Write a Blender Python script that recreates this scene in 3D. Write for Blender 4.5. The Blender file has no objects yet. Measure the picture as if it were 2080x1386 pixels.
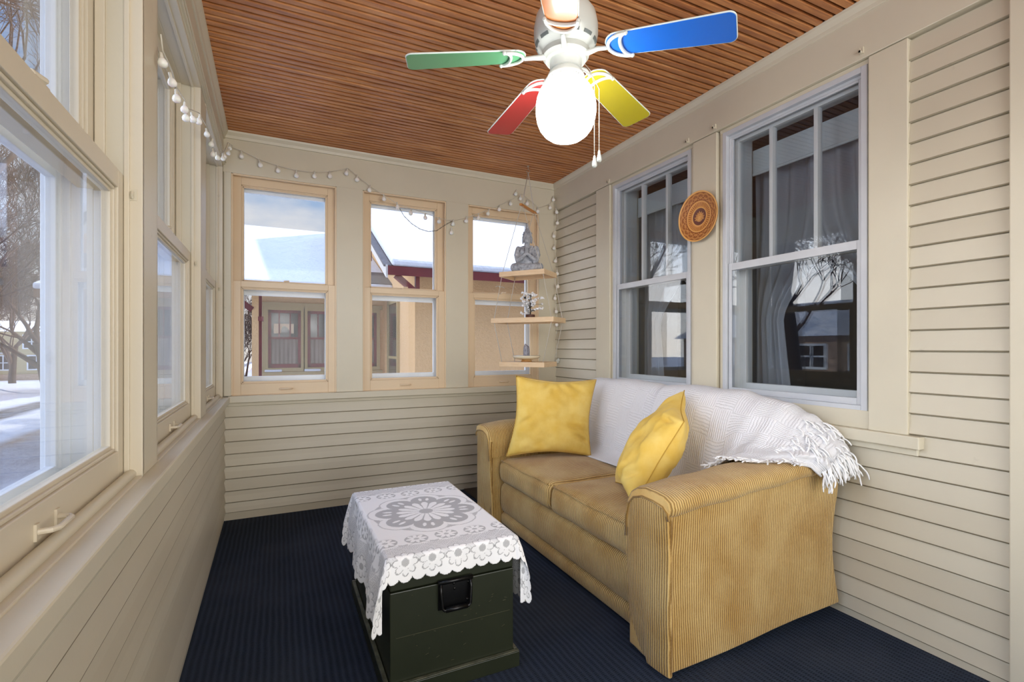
import bpy, bmesh, math, random
import numpy as np
from mathutils import Vector, Matrix, noise
rnd = random.Random(7)
SC = bpy.context.scene
COL = SC.collection
PI = math.pi
GLOBE, SKY, BACK, SIDE, WEST = 10.5, 1.22, 22.5, 3.0, 5.8

# ------------------------------------------------------------------ materials
def lin(c):
    r = []
    for v in c[:3]:
        v = v / 255.0
        r.append(v / 12.92 if v <= 0.04045 else ((v + 0.055) / 1.055) ** 2.4)
    return (*r, 1.0)

class NT:
    def __init__(s, name):
        s.m = bpy.data.materials.new(name); s.m.use_nodes = True
        s.t = s.m.node_tree; s.t.nodes.clear()
        s.out = s.n('ShaderNodeOutputMaterial')
    def n(s, typ, **kw):
        nd = s.t.nodes.new(typ)
        for k, v in kw.items(): setattr(nd, k, v)
        return nd
    def l(s, a, b): s.t.links.new(a, b)
    def inp(s, nd, key, v):
        if hasattr(v, 'is_linked') or isinstance(v, bpy.types.NodeSocket): s.l(v, nd.inputs[key])
        else: nd.inputs[key].default_value = v
    def math(s, op, a, b=0.0, clamp=False):
        nd = s.n('ShaderNodeMath', operation=op, use_clamp=clamp)
        s.inp(nd, 0, a); s.inp(nd, 1, b); return nd.outputs[0]
    def mix(s, f, a, b, mode='MIX'):
        nd = s.n('ShaderNodeMix', data_type='RGBA', blend_type=mode)
        s.inp(nd, 0, f); s.inp(nd, 6, a); s.inp(nd, 7, b); return nd.outputs[2]
    def ramp(s, f, stops, interp='LINEAR'):
        nd = s.n('ShaderNodeValToRGB'); nd.color_ramp.interpolation = interp
        el = nd.color_ramp.elements
        el[0].position, el[0].color = stops[0]; el[1].position, el[1].color = stops[-1]
        for p, c in stops[1:-1]:
            e = el.new(p); e.color = c
        s.l(f, nd.inputs[0]); return nd.outputs[0]
    def coord(s, kind='Object', scale=(1, 1, 1), rot=(0, 0, 0)):
        tc = s.n('ShaderNodeTexCoord'); mp = s.n('ShaderNodeMapping')
        mp.inputs['Scale'].default_value = scale; mp.inputs['Rotation'].default_value = rot
        s.l(tc.outputs[kind], mp.inputs[0]); return mp.outputs[0]
    def noise(s, vec, scale, detail=4, rough=.55):
        nd = s.n('ShaderNodeTexNoise'); s.l(vec, nd.inputs['Vector'])
        nd.inputs['Scale'].default_value = scale; nd.inputs['Detail'].default_value = detail
        nd.inputs['Roughness'].default_value = rough; return nd.outputs[0]
    def bump(s, h, strength=.3, dist=.01, nrm=None):
        nd = s.n('ShaderNodeBump'); s.inp(nd, 'Height', h)
        nd.inputs['Strength'].default_value = strength; nd.inputs['Distance'].default_value = dist
        if nrm is not None: s.l(nrm, nd.inputs['Normal'])
        return nd.outputs[0]
    def bsdf(s, col, rough=.5, metal=0, nrm=None, **kw):
        b = s.n('ShaderNodeBsdfPrincipled')
        s.inp(b, 'Base Color', col); s.inp(b, 'Roughness', rough); s.inp(b, 'Metallic', metal)
        for k, v in kw.items(): s.inp(b, k.replace('_', ' '), v)
        if nrm is not None: s.l(nrm, b.inputs['Normal'])
        s.l(b.outputs[0], s.out.inputs[0]); return b

def M(name, col, rough=.5, metal=0, var=None, bump=None, stretch=(1, 1, 1), **kw):
    """plain paint-like material; var=(scale, other colour), bump=(scale, strength, distance)"""
    t = NT(name); c = lin(col); v = t.coord('Object', stretch)
    if var:
        f = t.noise(v, var[0]); f = t.ramp(f, [(.35, (0, 0, 0, 1)), (.68, (1, 1, 1, 1))])
        c = t.mix(f, c, lin(var[1]))
    nr = None
    if bump: nr = t.bump(t.noise(v, bump[0]), bump[1], bump[2])
    t.bsdf(c, rough, metal, nr, **kw)
    return t.m

def paint(name, col, rough=.42, dirty=.0):
    t = NT(name); v = t.coord()
    a = t.noise(v, 2.2, 5); b = t.noise(v, 60, 3); c3 = t.noise(v, 14, 6)
    c = t.mix(t.ramp(a, [(.3, (0, 0, 0, 1)), (.7, (1, 1, 1, 1))]), lin(col), lin([x * .965 for x in col]))
    # small worn spots
    sp = t.ramp(c3, [(.70, (0, 0, 0, 1)), (.76, (1, 1, 1, 1))])
    c = t.mix(t.math('MULTIPLY', sp, .35 + dirty), c, lin([x * .82 for x in col]))
    h = t.math('ADD', t.math('MULTIPLY', b, .25), t.math('MULTIPLY', c3, .75))
    t.bsdf(c, rough, 0, t.bump(h, .22, .004))
    return t.m

def glass(name, tint=(1, 1, 1), extra=.0, haze=0.0):
    t = NT(name)
    lw = t.n('ShaderNodeLayerWeight'); lw.inputs['Blend'].default_value = .5
    f = t.math('ADD', .045 + extra, t.math('MULTIPLY', t.math('POWER', lw.outputs['Facing'], 5.0), .9), True)
    tr = t.n('ShaderNodeBsdfTransparent'); tr.inputs[0].default_value = (*tint, 1)
    gl = t.n('ShaderNodeBsdfGlossy'); gl.inputs['Roughness'].default_value = 0.0
    mx = t.n('ShaderNodeMixShader'); t.l(f, mx.inputs[0]); t.l(tr.outputs[0], mx.inputs[1]); t.l(gl.outputs[0], mx.inputs[2])
    last = mx
    if haze > 0:
        df = t.n('ShaderNodeBsdfDiffuse'); df.inputs[0].default_value = lin((225, 228, 230))
        v = t.coord(); fz = t.ramp(t.noise(v, 9, 6), [(.4, (0, 0, 0, 1)), (.8, (1, 1, 1, 1))])
        m2 = t.n('ShaderNodeMixShader'); t.l(t.math('MULTIPLY', fz, haze), m2.inputs[0])
        t.l(mx.outputs[0], m2.inputs[1]); t.l(df.outputs[0], m2.inputs[2]); last = m2
    t.l(last.outputs[0], t.out.inputs[0])
    return t.m

MAT = {}
MAT['putty'] = paint('putty paint', (210, 202, 180))
def siding():
    m = paint('putty paint on clapboard', (206, 198, 177), .4); t = m.node_tree
    b = [n for n in t.nodes if n.type == 'BSDF_PRINCIPLED'][0]; src = b.inputs['Base Color'].links[0].from_socket
    tc = t.nodes.new('ShaderNodeTexCoord'); sx = t.nodes.new('ShaderNodeSeparateXYZ'); t.links.new(tc.outputs['Object'], sx.inputs[0])
    d = t.nodes.new('ShaderNodeMath'); d.operation = 'DIVIDE'; t.links.new(sx.outputs['Z'], d.inputs[0]); d.inputs[1].default_value = .0843
    f = t.nodes.new('ShaderNodeMath'); f.operation = 'FLOOR'; t.links.new(d.outputs[0], f.inputs[0])
    w = t.nodes.new('ShaderNodeTexWhiteNoise'); w.noise_dimensions = '1D'; t.links.new(f.outputs[0], w.inputs['W'])
    q = t.nodes.new('ShaderNodeMath'); q.operation = 'MULTIPLY'; t.links.new(w.outputs[0], q.inputs[0]); q.inputs[1].default_value = .55
    x = t.nodes.new('ShaderNodeMix'); x.data_type = 'RGBA'; t.links.new(q.outputs[0], x.inputs[0]); t.links.new(src, x.inputs[6]); x.inputs[7].default_value = lin((186, 176, 154))
    t.links.new(x.outputs[2], b.inputs['Base Color']); return m
MAT['putty_siding'] = siding()
MAT['worn_edge'] = paint('grimy clapboard edge', (150, 139, 116), .6, .3)  # darker strip on each butt: grime plus the shade line painted in
MAT['sash'] = paint('cream sash paint', (224, 200, 166), .4)
MAT['sash_left'] = paint('putty sash paint', (214, 204, 182), .4)
MAT['white_ext'] = paint('white exterior paint', (238, 244, 250), .5)
MAT['alu'] = M('weathered aluminium', (202, 205, 209), .45, .1, var=(4, (190, 194, 200)), bump=(300, .04, .001))
MAT['white_paint'] = paint('old white paint', (226, 226, 222), .5)
MAT['glass'] = glass('window glass', (1, 1, 1), -.039)
MAT['glass_storm'] = glass('storm glass', (.985, .99, 1.0), -.042, .012)
MAT['glass_house'] = glass('house window glass', (.93, .95, .97), -.010)
MAT['white_enamel'] = M('white enamel', (206, 210, 203), .28, 0, Coat_Weight=.3)
MAT['steel'] = M('steel', (176, 172, 160), .3, 1.0)
MAT['brass_chain'] = M('nickel chain', (205, 200, 188), .3, .8)
MAT['cord_grey'] = M('grey cotton rope', (196, 190, 180), .9, bump=(900, .4, .001))
MAT['black_metal'] = M('black japanned metal', (14, 14, 15), .32, .3, bump=(120, .12, .002))
MAT['bulb'] = M('milky bulb glass', (238, 236, 230), .25, 0, Subsurface_Weight=.2)
MAT['wire'] = M('pale cord', (205, 200, 186), .6)
MAT['wire_dark'] = M('dark wire', (120, 112, 100), .5)

def wood_tray():
    t = NT('light pine'); v = t.coord('Object', (5, 5, 70))
    n = t.noise(v, 2.0, 5)
    c = t.ramp(n, [(.3, lin((222, 188, 146))), (.55, lin((230, 202, 164))), (.75, lin((212, 172, 126)))])
    t.bsdf(c, .5, 0, t.bump(n, .1, .002)); return t.m
MAT['pine'] = wood_tray()
MAT['pine_dark'] = M('amber pine', (205, 142, 76), .5, var=(14, (186, 122, 62)), stretch=(20, 3, 20))

def ceiling_mat():
    t = NT('varnished beadboard')
    v = t.coord('Object', (1, 1, 1))
    sx = t.n('ShaderNodeSeparateXYZ'); t.l(v, sx.inputs[0])
    idx = t.math('FLOOR', t.math('DIVIDE', sx.outputs['Y'], .0445))
    wn = t.n('ShaderNodeTexWhiteNoise', noise_dimensions='1D'); t.l(idx, wn.inputs['W'])
    cb = t.n('ShaderNodeCombineXYZ'); t.l(sx.outputs['X'], cb.inputs[0])
    t.l(t.math('MULTIPLY', sx.outputs['Y'], 9.0), cb.inputs[1]); t.l(t.math('MULTIPLY', wn.outputs[0], 37.0), cb.inputs[2])
    n1 = t.noise(cb.outputs[0], 3.2, 7, .65)
    n2 = t.noise(v, 1.6, 5)
    c = t.ramp(n1, [(.25, lin((118, 66, 36))), (.43, lin((172, 108, 60))), (.60, lin((208, 142, 84))), (.78, lin((238, 190, 136)))])
    c = t.mix(t.math('MULTIPLY', wn.outputs[0], .40), c, lin((146, 80, 46)))
    c = t.mix(t.ramp(n2, [(.45, (0, 0, 0, 1)), (.75, (.35, .35, .35, 1))]), c, lin((206, 140, 82)))
    n3 = t.noise(cb.outputs[0], 40, 3)
    r = t.math('ADD', .26, t.math('MULTIPLY', n1, .3))
    t.bsdf(c, r, 0, t.bump(n3, .12, .002), Coat_Weight=.25, Coat_Roughness=.25); return t.m
MAT['ceiling'] = ceiling_mat()
MAT['groove'] = M('dark groove stain', (26, 13, 8), .7)

def carpet_mat():
    t = NT('navy ribbed carpet'); v = t.coord('Object')
    sx = t.n('ShaderNodeSeparateXYZ'); t.l(v, sx.inputs[0])
    wob = t.noise(v, 7, 3)
    xx = t.math('ADD', sx.outputs['X'], t.math('MULTIPLY', wob, .012))
    rowv = t.math('SINE', t.math('MULTIPLY', xx, 2 * PI / .025))
    row = t.math('ADD', t.math('MULTIPLY', rowv, .5), .5)
    idx = t.math('FLOOR', t.math('DIVIDE', xx, .025))
    ph = t.math('MULTIPLY', idx, 2.4)
    yy = t.math('ADD', sx.outputs['Y'], t.math('MULTIPLY', t.noise(v, 60, 2), .006))
    dash = t.math('ADD', t.math('MULTIPLY', t.math('SINE', t.math('ADD', t.math('MULTIPLY', yy, 2 * PI / .0085), ph)), .5), .5)
    fz = t.noise(v, 420, 2, .7)
    h = t.math('ADD', t.math('MULTIPLY', t.math('MULTIPLY', row, dash), -.36), t.math('ADD', .30, t.math('MULTIPLY', fz, .55)))
    big = t.noise(v, 2.4, 5)
    c = t.ramp(h, [(.15, lin((15, 20, 28))), (.50, lin((44, 53, 69))), (.95, lin((82, 92, 108)))])
    c = t.mix(t.ramp(big, [(.45, (0, 0, 0, 1)), (.72, (.35, .35, .35, 1))]), c, lin((70, 76, 88)))
    lint = t.ramp(t.noise(v, 38, 2), [(.80, (0, 0, 0, 1)), (.83, (1, 1, 1, 1))])
    c = t.mix(t.math('MULTIPLY', lint, .35), c, lin((120, 120, 125)))
    t.bsdf(c, .95, 0, t.bump(h, .9, .006), Specular_IOR_Level=.1); return t.m
MAT['carpet'] = carpet_mat()
MAT['brown_mat'] = M('brown pile', (70, 56, 38), .95, var=(90, (46, 36, 24)), bump=(400, .8, .004))

def corduroy(axis, name):
    t = NT(name); v = t.coord('Object')
    sx = t.n('ShaderNodeSeparateXYZ'); t.l(v, sx.inputs[0])
    ax = sx.outputs[axis]
    wob = t.noise(v, 6, 2)
    a = t.math('ADD', ax, t.math('ADD', t.math('MULTIPLY', wob, .014), t.math('MULTIPLY', t.noise(v, 45, 2), .0022)))
    w = t.math('SINE', t.math('MULTIPLY', a, 2 * PI / .0108))
    h = t.math('ADD', t.math('MULTIPLY', w, .5), .5)
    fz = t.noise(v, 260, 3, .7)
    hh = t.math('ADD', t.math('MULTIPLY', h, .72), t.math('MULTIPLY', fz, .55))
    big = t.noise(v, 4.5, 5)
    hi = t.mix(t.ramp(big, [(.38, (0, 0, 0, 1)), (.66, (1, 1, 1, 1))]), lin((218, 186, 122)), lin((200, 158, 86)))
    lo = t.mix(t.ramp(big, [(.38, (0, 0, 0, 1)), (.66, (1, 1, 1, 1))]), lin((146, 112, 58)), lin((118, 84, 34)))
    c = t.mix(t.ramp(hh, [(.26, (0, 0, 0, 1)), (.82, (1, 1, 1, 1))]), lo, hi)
    t.bsdf(c, .9, 0, t.bump(hh, .75, .005), Sheen_Weight=.25, Specular_IOR_Level=.15); return t.m
MAT['cord_x'] = corduroy('X', 'gold corduroy ribs across the arms')
MAT['cord_y'] = corduroy('Y', 'gold corduroy ribs down the front')

def velvet():
    t = NT('mustard velvet'); v = t.coord('Object')
    n = t.noise(v, 9, 5); n2 = t.noise(v, 300, 2)
    c = t.mix(t.ramp(n, [(.35, (0, 0, 0, 1)), (.65, (1, 1, 1, 1))]), lin((222, 184, 84)), lin((232, 202, 114)))
    lw = t.n('ShaderNodeLayerWeight'); lw.inputs['Blend'].default_value = .35
    t.bsdf(c, .75, 0, t.bump(n2, .15, .001), Sheen_Weight=.6, Sheen_Roughness=.35, Sheen_Tint=lin((255, 232, 170)), Specular_IOR_Level=.2)
    return t.m
MAT['velvet'] = velvet()
MAT['velvet_seam'] = M('mustard seam', (188, 148, 56), .9)

def throw_mat():
    t = NT('white basketweave knit')
    uv = t.coord('UV'); sx = t.n('ShaderNodeSeparateXYZ'); t.l(uv, sx.inputs[0])
    u, w = sx.outputs['X'], sx.outputs['Y']
    per = .11
    cu = t.math('FLOOR', t.math('DIVIDE', u, per)); cw = t.math('FLOOR', t.math('DIVIDE', w, per))
    chk = t.math('MODULO', t.math('ABSOLUTE', t.math('ADD', cu, cw)), 2.0)
    nz = t.noise(uv, 30, 3)
    uu = t.math('ADD', u, t.math('MULTIPLY', nz, .010)); ww = t.math('ADD', w, t.math('MULTIPLY', nz, .010))
    su = t.math('ABSOLUTE', t.math('SINE', t.math('MULTIPLY', uu, PI / .0125)))
    sw = t.math('ABSOLUTE', t.math('SINE', t.math('MULTIPLY', ww, PI / .0125)))
    mx = t.n('ShaderNodeMix', data_type='FLOAT'); t.l(chk, mx.inputs[0]); t.l(su, mx.inputs[2]); t.l(sw, mx.inputs[3])
    # cross stitches along the ribs
    cu2 = t.math('ABSOLUTE', t.math('SINE', t.math('MULTIPLY', t.math('ADD', uu, ww), PI / .012)))
    h = t.math('ADD', t.math('MULTIPLY', t.math('POWER', mx.outputs[0], .6), .8), t.math('MULTIPLY', cu2, .2))
    fz = t.noise(uv, 500, 2)
    h2 = t.math('ADD', h, t.math('MULTIPLY', fz, .2))
    c = t.ramp(h, [(.08, lin((190, 190, 193))), (.42, lin((222, 222, 225))), (1.0, lin((230, 230, 233)))])
    t.bsdf(c, .95, 0, t.bump(h2, .6, .005), Sheen_Weight=.2, Specular_IOR_Level=.1); return t.m
MAT['throw'] = throw_mat()
MAT['yarn'] = M('white yarn', (240, 240, 240), .95, bump=(500, .4, .001))

def attr_mat(name, rough=.8, **kw):
    t = NT(name); a = t.n('ShaderNodeAttribute'); a.attribute_name = 'pattern'
    v = t.coord('UV'); fz = t.noise(t.coord('Object'), 500, 2)
    t.bsdf(a.outputs['Color'], rough, 0, t.bump(fz, .15, .001), **kw); return t.m
MAT['lace'] = attr_mat('white lace', .9, Specular_IOR_Level=.1)
MAT['carved'] = attr_mat('carved fired clay', .35)

def trunk_mat():
    t = NT('dark green chest paint'); v = t.coord('Object', (1, 1, 1))
    n = t.noise(v, 5, 6); s1 = t.noise(t.coord('Object', (14, 14, 2)), 7, 6, .7)
    c = t.mix(n, lin((28, 33, 20)), lin((44, 48, 32)))
    sc = t.ramp(s1, [(.70, (0, 0, 0, 1)), (.78, (1, 1, 1, 1))])
    c = t.mix(t.math('MULTIPLY', sc, .3), c, lin((92, 90, 66)))
    t.bsdf(c, .38, 0, t.bump(s1, .1, .003)); return t.m
MAT['trunk'] = trunk_mat()
MAT['trunk_edge'] = M('worn chest moulding paint', (98, 98, 80), .45, var=(30, (58, 60, 44)), bump=(80, .2, .003))
def stone():
    t = NT('weathered grey stone'); v = t.coord('Object')
    n = t.noise(v, 30, 6, .7); g = t.n('ShaderNodeNewGeometry')
    c = t.ramp(n, [(.30, lin((118, 122, 130))), (.50, lin((166, 170, 178))), (.72, lin((208, 212, 218)))])
    t.bsdf(c, .8, 0, t.bump(n, .25, .004)); return t.m
MAT['stone'] = stone()
MAT['tower'] = M('grey banded crystal', (112, 112, 126), .25, var=(40, (168, 168, 178)), bump=(60, .3, .004), stretch=(3, 3, 1))
def onyx():
    t = NT('banded onyx'); v = t.coord('Object'); sx = t.n('ShaderNodeSeparateXYZ'); t.l(v, sx.inputs[0])
    f = t.math('ADD', t.math('MULTIPLY', sx.outputs['Z'], 24.0), t.math('MULTIPLY', t.noise(v, 12, 4), .5))
    c = t.ramp(f, [(.22, lin((176, 112, 52))), (.5, lin((204, 158, 96))), (.75, lin((232, 218, 178))), (1.0, lin((238, 230, 205)))])
    t.bsdf(c, .2, 0, None, Coat_Weight=.4); return t.m
MAT['onyx'] = onyx()
MAT['chip_white'] = M('clear white crystal', (240, 242, 246), .12, 0, Coat_Weight=.6)
MAT['chip_black'] = M('black crystal', (28, 28, 34), .12, 0, Coat_Weight=.6)
MAT['tree_wire'] = M('dark twisted wire', (52, 44, 40), .45, .6)
MAT['brown_base'] = M('dark brown wood', (96, 58, 44), .5, var=(30, (72, 42, 32)), stretch=(3, 3, 14))
def blade_mat(name, c):
    return M(name, c, .3, 0, Coat_Weight=.2)
MAT['blade_edge'] = M('pale blade edge', (214, 222, 216), .4)
def globe_mat():
    t = NT('lit opal glass globe')
    b = t.bsdf(lin((245, 245, 245)), .25)
    b.inputs['Emission Color'].default_value = (1, .99, .965, 1); b.inputs['Emission Strength'].default_value = GLOBE
    return t.m
MAT['globe'] = globe_mat()

def snow_mat():
    t = NT('snow'); v = t.coord('Object'); n = t.noise(v, 3, 8, .65)
    t.bsdf(t.mix(n, lin((214, 217, 224)), lin((230, 231, 235))), .8, 0, t.bump(n, .5, .15)); return t.m
MAT['snow'] = snow_mat()
def ground_mat():
    t = NT('snowy ground and street'); v = t.coord('Object')
    sx = t.n('ShaderNodeSeparateXYZ'); t.l(v, sx.inputs[0])
    n = t.noise(v, 1.6, 8, .65); n2 = t.noise(v, .5, 4)
    xx = t.math('ADD', sx.outputs['X'], t.math('MULTIPLY', t.math('SUBTRACT', n2, .5), .8))
    f = t.math('DIVIDE', t.math('ADD', xx, 40.0), 60.0)
    W = lin((200, 202, 210)); Gy = lin((146, 142, 150)); Br = lin((78, 67, 63)); Sd = lin((146, 120, 98))
    def p(x): return (x + 40) / 60.0
    st = [(0, W), (p(-13), W), (p(-12.4), Gy), (p(-8.7), Gy), (p(-8.3), W), (p(-7.5), W), (p(-7.2), Br), (p(-6.1), Br), (p(-5.9), W), (p(-4.75), W), (p(-4.65), Sd), (p(-4.45), Sd), (p(-4.35), Gy), (p(-3.3), Gy), (p(-3.1), W), (1, W)]
    c = t.ramp(f, st)
    sp = t.ramp(n, [(.40, (0, 0, 0, 1)), (.55, (1, 1, 1, 1))])
    c = t.mix(t.math('MULTIPLY', sp, .22), c, W)
    t.bsdf(c, .8, 0, t.bump(n, .6, .25)); return t.m
MAT['ground'] = ground_mat()
def stucco(name, c1, c2):
    t = NT(name); v = t.coord('Object'); n = t.noise(v, 22, 5, .7); n2 = t.noise(v, 1.2, 4)
    c = t.mix(n, lin(c1), lin(c2))
    t.bsdf(c, .9, 0, t.bump(n, .8, .03)); return t.m
MAT['stucco'] = stucco('tan pebble stucco', (210, 170, 122), (228, 190, 142))
MAT['house_trim'] = M('maroon house trim', (122, 52, 50), .5, var=(3, (104, 44, 44)))
MAT['olive_trim'] = M('tan house trim', (168, 146, 104), .6)
MAT['soffit'] = M('brown soffit boards', (146, 112, 84), .7, stretch=(1, 12, 1), var=(2, (120, 92, 70)))
MAT['shingle'] = M('grey shingles', (128, 118, 112), .8, var=(8, (100, 92, 88)), stretch=(2, 8, 2))
MAT['dark_glass'] = M('dark house glass', (54, 46, 44), .08, 0, var=(2, (84, 74, 68)))
MAT['lace_curtain'] = M('faded lace curtain', (150, 134, 122), .9, stretch=(6, 6, .4), var=(4, (120, 106, 96)))
MAT['sky_gap'] = M('pale light through the room', (226, 206, 178), .9)
MAT['yellow_siding'] = M('pale yellow siding', (204, 188, 146), .7, stretch=(.05, .05, 5), var=(2, (188, 172, 132)))
MAT['brick'] = M('buff brick', (196, 172, 150), .8, var=(6, (176, 146, 124)))
MAT['bark'] = M('grey brown bark', (88, 74, 65), .9, var=(8, (68, 56, 49)), bump=(20, .6, .03))
MAT['twig'] = M('brown twigs', (98, 79, 68), .9)
MAT['porch_brown'] = M('brown board siding', (104, 82, 66), .7, var=(3, (84, 66, 52)), stretch=(.3, .3, 6))
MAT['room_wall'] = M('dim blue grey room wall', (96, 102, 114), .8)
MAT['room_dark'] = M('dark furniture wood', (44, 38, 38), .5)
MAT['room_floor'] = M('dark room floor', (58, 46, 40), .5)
def sheer():
    t = NT('sheer grey curtain'); v = t.coord('Object')
    d = t.n('ShaderNodeBsdfDiffuse'); d.inputs[0].default_value = lin((226, 226, 228))
    l = t.n('ShaderNodeBsdfTranslucent'); l.inputs[0].default_value = lin((206, 206, 208))
    tr = t.n('ShaderNodeBsdfTransparent')
    m1 = t.n('ShaderNodeMixShader'); m1.inputs[0].default_value = .4; t.l(d.outputs[0], m1.inputs[1]); t.l(l.outputs[0], m1.inputs[2])
    m2 = t.n('ShaderNodeMixShader'); m2.inputs[0].default_value = .18; t.l(m1.outputs[0], m2.inputs[1]); t.l(tr.outputs[0], m2.inputs[2])
    t.l(m2.outputs[0], t.out.inputs[0]); return t.m
MAT['sheer'] = sheer()
MAT['shade'] = M('pale window shade', (222, 226, 222), .7)

# ------------------------------------------------------------------ mesh builder
WLOC = {}
class MB:
    def __init__(s, mp=None):
        s.v, s.f, s.uv, s.mp = [], [], None, mp
    def add(s, vs, fs):
        o = len(s.v)
        s.v += [tuple(s.mp(*p)) if s.mp else tuple(p) for p in vs]
        s.f += [tuple(i + o for i in f) for f in fs]; return s
    def box(s, x0, x1, y0, y1, z0, z1):
        return s.add([(x0, y0, z0), (x1, y0, z0), (x1, y1, z0), (x0, y1, z0), (x0, y0, z1), (x1, y0, z1), (x1, y1, z1), (x0, y1, z1)],
                     [(0, 3, 2, 1), (4, 5, 6, 7), (0, 1, 5, 4), (1, 2, 6, 5), (2, 3, 7, 6), (3, 0, 4, 7)])
    def hexa(s, p): # 8 points bottom 4, top 4
        return s.add(p, [(0, 3, 2, 1), (4, 5, 6, 7), (0, 1, 5, 4), (1, 2, 6, 5), (2, 3, 7, 6), (3, 0, 4, 7)])
    def prism(s, prof, axis, a, b):
        n = len(prof)
        def P(q, t):
            if axis == 'x': return (t, q[0], q[1])
            if axis == 'y': return (q[0], t, q[1])
            return (q[0], q[1], t)
        vs = [P(q, a) for q in prof] + [P(q, b) for q in prof]
        fs = [tuple(range(n))[::-1], tuple(range(n, 2 * n))] + [(i, (i + 1) % n, (i + 1) % n + n, i + n) for i in range(n)]
        return s.add(vs, fs)
    def tube(s, pts, r, n=8, cap=True):
        pts = [Vector(p) for p in pts]; vs, fs = [], []
        rr = r if isinstance(r, (list, tuple)) else [r] * len(pts)
        up = None
        for i, p in enumerate(pts):
            t = (pts[min(i + 1, len(pts) - 1)] - pts[max(i - 1, 0)])
            if t.length < 1e-9: t = Vector((0, 0, 1))
            t.normalize()
            if up is None: up = t.orthogonal().normalized()
            else:
                up = up - t * up.dot(t)
                up = up.normalized() if up.length > 1e-6 else t.orthogonal().normalized()
            sd = t.cross(up)
            for k in range(n):
                a = 2 * PI * k / n
                vs.append(p + (up * math.cos(a) + sd * math.sin(a)) * rr[i])
        for i in range(len(pts) - 1):
            for k in range(n):
                fs.append((i * n + k, i * n + (k + 1) % n, (i + 1) * n + (k + 1) % n, (i + 1) * n + k))
        if cap:
            fs.append(tuple(range(n))[::-1]); fs.append(tuple(range((len(pts) - 1) * n, len(pts) * n)))
        return s.add(vs, fs)
    def lathe(s, prof, c, n=32, axis='z', close=False):
        vs, fs = [], []
        for (r, h) in prof:
            for k in range(n):
                a = 2 * PI * k / n; q = (r * math.cos(a), r * math.sin(a), h)
                if axis == 'x': q = (-h, q[0], q[1])
                vs.append((c[0] + q[0], c[1] + q[1], c[2] + q[2]))
        m = len(prof)
        for i in range(m - 1):
            for k in range(n):
                fs.append((i * n + k, i * n + (k + 1) % n, (i + 1) * n + (k + 1) % n, (i + 1) * n + k))
        fs.append(tuple(range(n))[::-1]); fs.append(tuple(range((m - 1) * n, m * n)))
        return s.add(vs, fs)
    def sphere(s, c, r, n=16, m=10, R=None):
        if not isinstance(r, (tuple, list)): r = (r, r, r)
        vs, fs = [(0, 0, -1)], []
        for i in range(1, m):
            a = -PI / 2 + PI * i / m
            for k in range(n):
                b = 2 * PI * k / n; vs.append((math.cos(a) * math.cos(b), math.cos(a) * math.sin(b), math.sin(a)))
        vs.append((0, 0, 1))
        for k in range(n):
            fs.append((0, 1 + (k + 1) % n, 1 + k))
            fs.append((len(vs) - 1, 1 + (m - 2) * n + k, 1 + (m - 2) * n + (k + 1) % n))
        for i in range(m - 2):
            for k in range(n):
                fs.append((1 + i * n + k, 1 + i * n + (k + 1) % n, 1 + (i + 1) * n + (k + 1) % n, 1 + (i + 1) * n + k))
        out = []
        for p in vs:
            q = Vector((p[0] * r[0], p[1] * r[1], p[2] * r[2]))
            if R is not None: q = R @ q
            out.append((c[0] + q.x, c[1] + q.y, c[2] + q.z))
        return s.add(out, fs)
    def grid(s, fn, nu, nv, uv=None):
        o = len(s.v); vs = []
        for j in range(nv + 1):
            for i in range(nu + 1): vs.append(fn(i / nu, j / nv))
        fs = [(j * (nu + 1) + i, j * (nu + 1) + i + 1, (j + 1) * (nu + 1) + i + 1, (j + 1) * (nu + 1) + i) for j in range(nv) for i in range(nu)]
        if uv is not None:
            if s.uv is None: s.uv = []
            s.uv += [uv(i / nu, j / nv) for j in range(nv + 1) for i in range(nu + 1)]
        return s.add(vs, fs)
    def rbox(s, x0, x1, y0, y1, z0, z1, r, n=6, puff=None):
        """rounded box; puff(p, n)->p shapes it further"""
        c = Vector(((x0 + x1) / 2, (y0 + y1) / 2, (z0 + z1) / 2)); h = Vector(((x1 - x0) / 2, (y1 - y0) / 2, (z1 - z0) / 2))
        def marks(hh):
            rr = min(r / hh, .999); m = [-1 + rr * (1 - math.cos(PI / 2 * k / 4)) for k in range(4)] + list(np.linspace(-1 + rr, 1 - rr, n)) + [1 - rr * (1 - math.cos(PI / 2 * k / 4)) for k in (3, 2, 1, 0)]
            return m
        mk = [marks(h[i]) for i in range(3)]
        idx, vs, fs = {}, [], []
        def vid(p):
            k = tuple(round(q, 6) for q in p)
            if k in idx: return idx[k]
            P = Vector((p[0] * h[0], p[1] * h[1], p[2] * h[2]))
            Q = Vector([max(-(h[i] - r), min(h[i] - r, P[i])) for i in range(3)])
            d = P - Q
            if d.length > 1e-9: P = Q + d.normalized() * r
            P = P + c
            if puff: P = puff(P, p)
            idx[k] = len(vs); vs.append(tuple(P)); return idx[k]
        for ax in range(3):
            a, b = [i for i in range(3) if i != ax]
            for sg in (-1, 1):
                for i in range(len(mk[a]) - 1):
                    for j in range(len(mk[b]) - 1):
                        q = []
                        for (ii, jj) in ((i, j), (i + 1, j), (i + 1, j + 1), (i, j + 1)):
                            p = [0, 0, 0]; p[ax] = sg; p[a] = mk[a][ii]; p[b] = mk[b][jj]; q.append(vid(p))
                        fs.append(tuple(q))
        return s.add(vs, fs)
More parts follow.
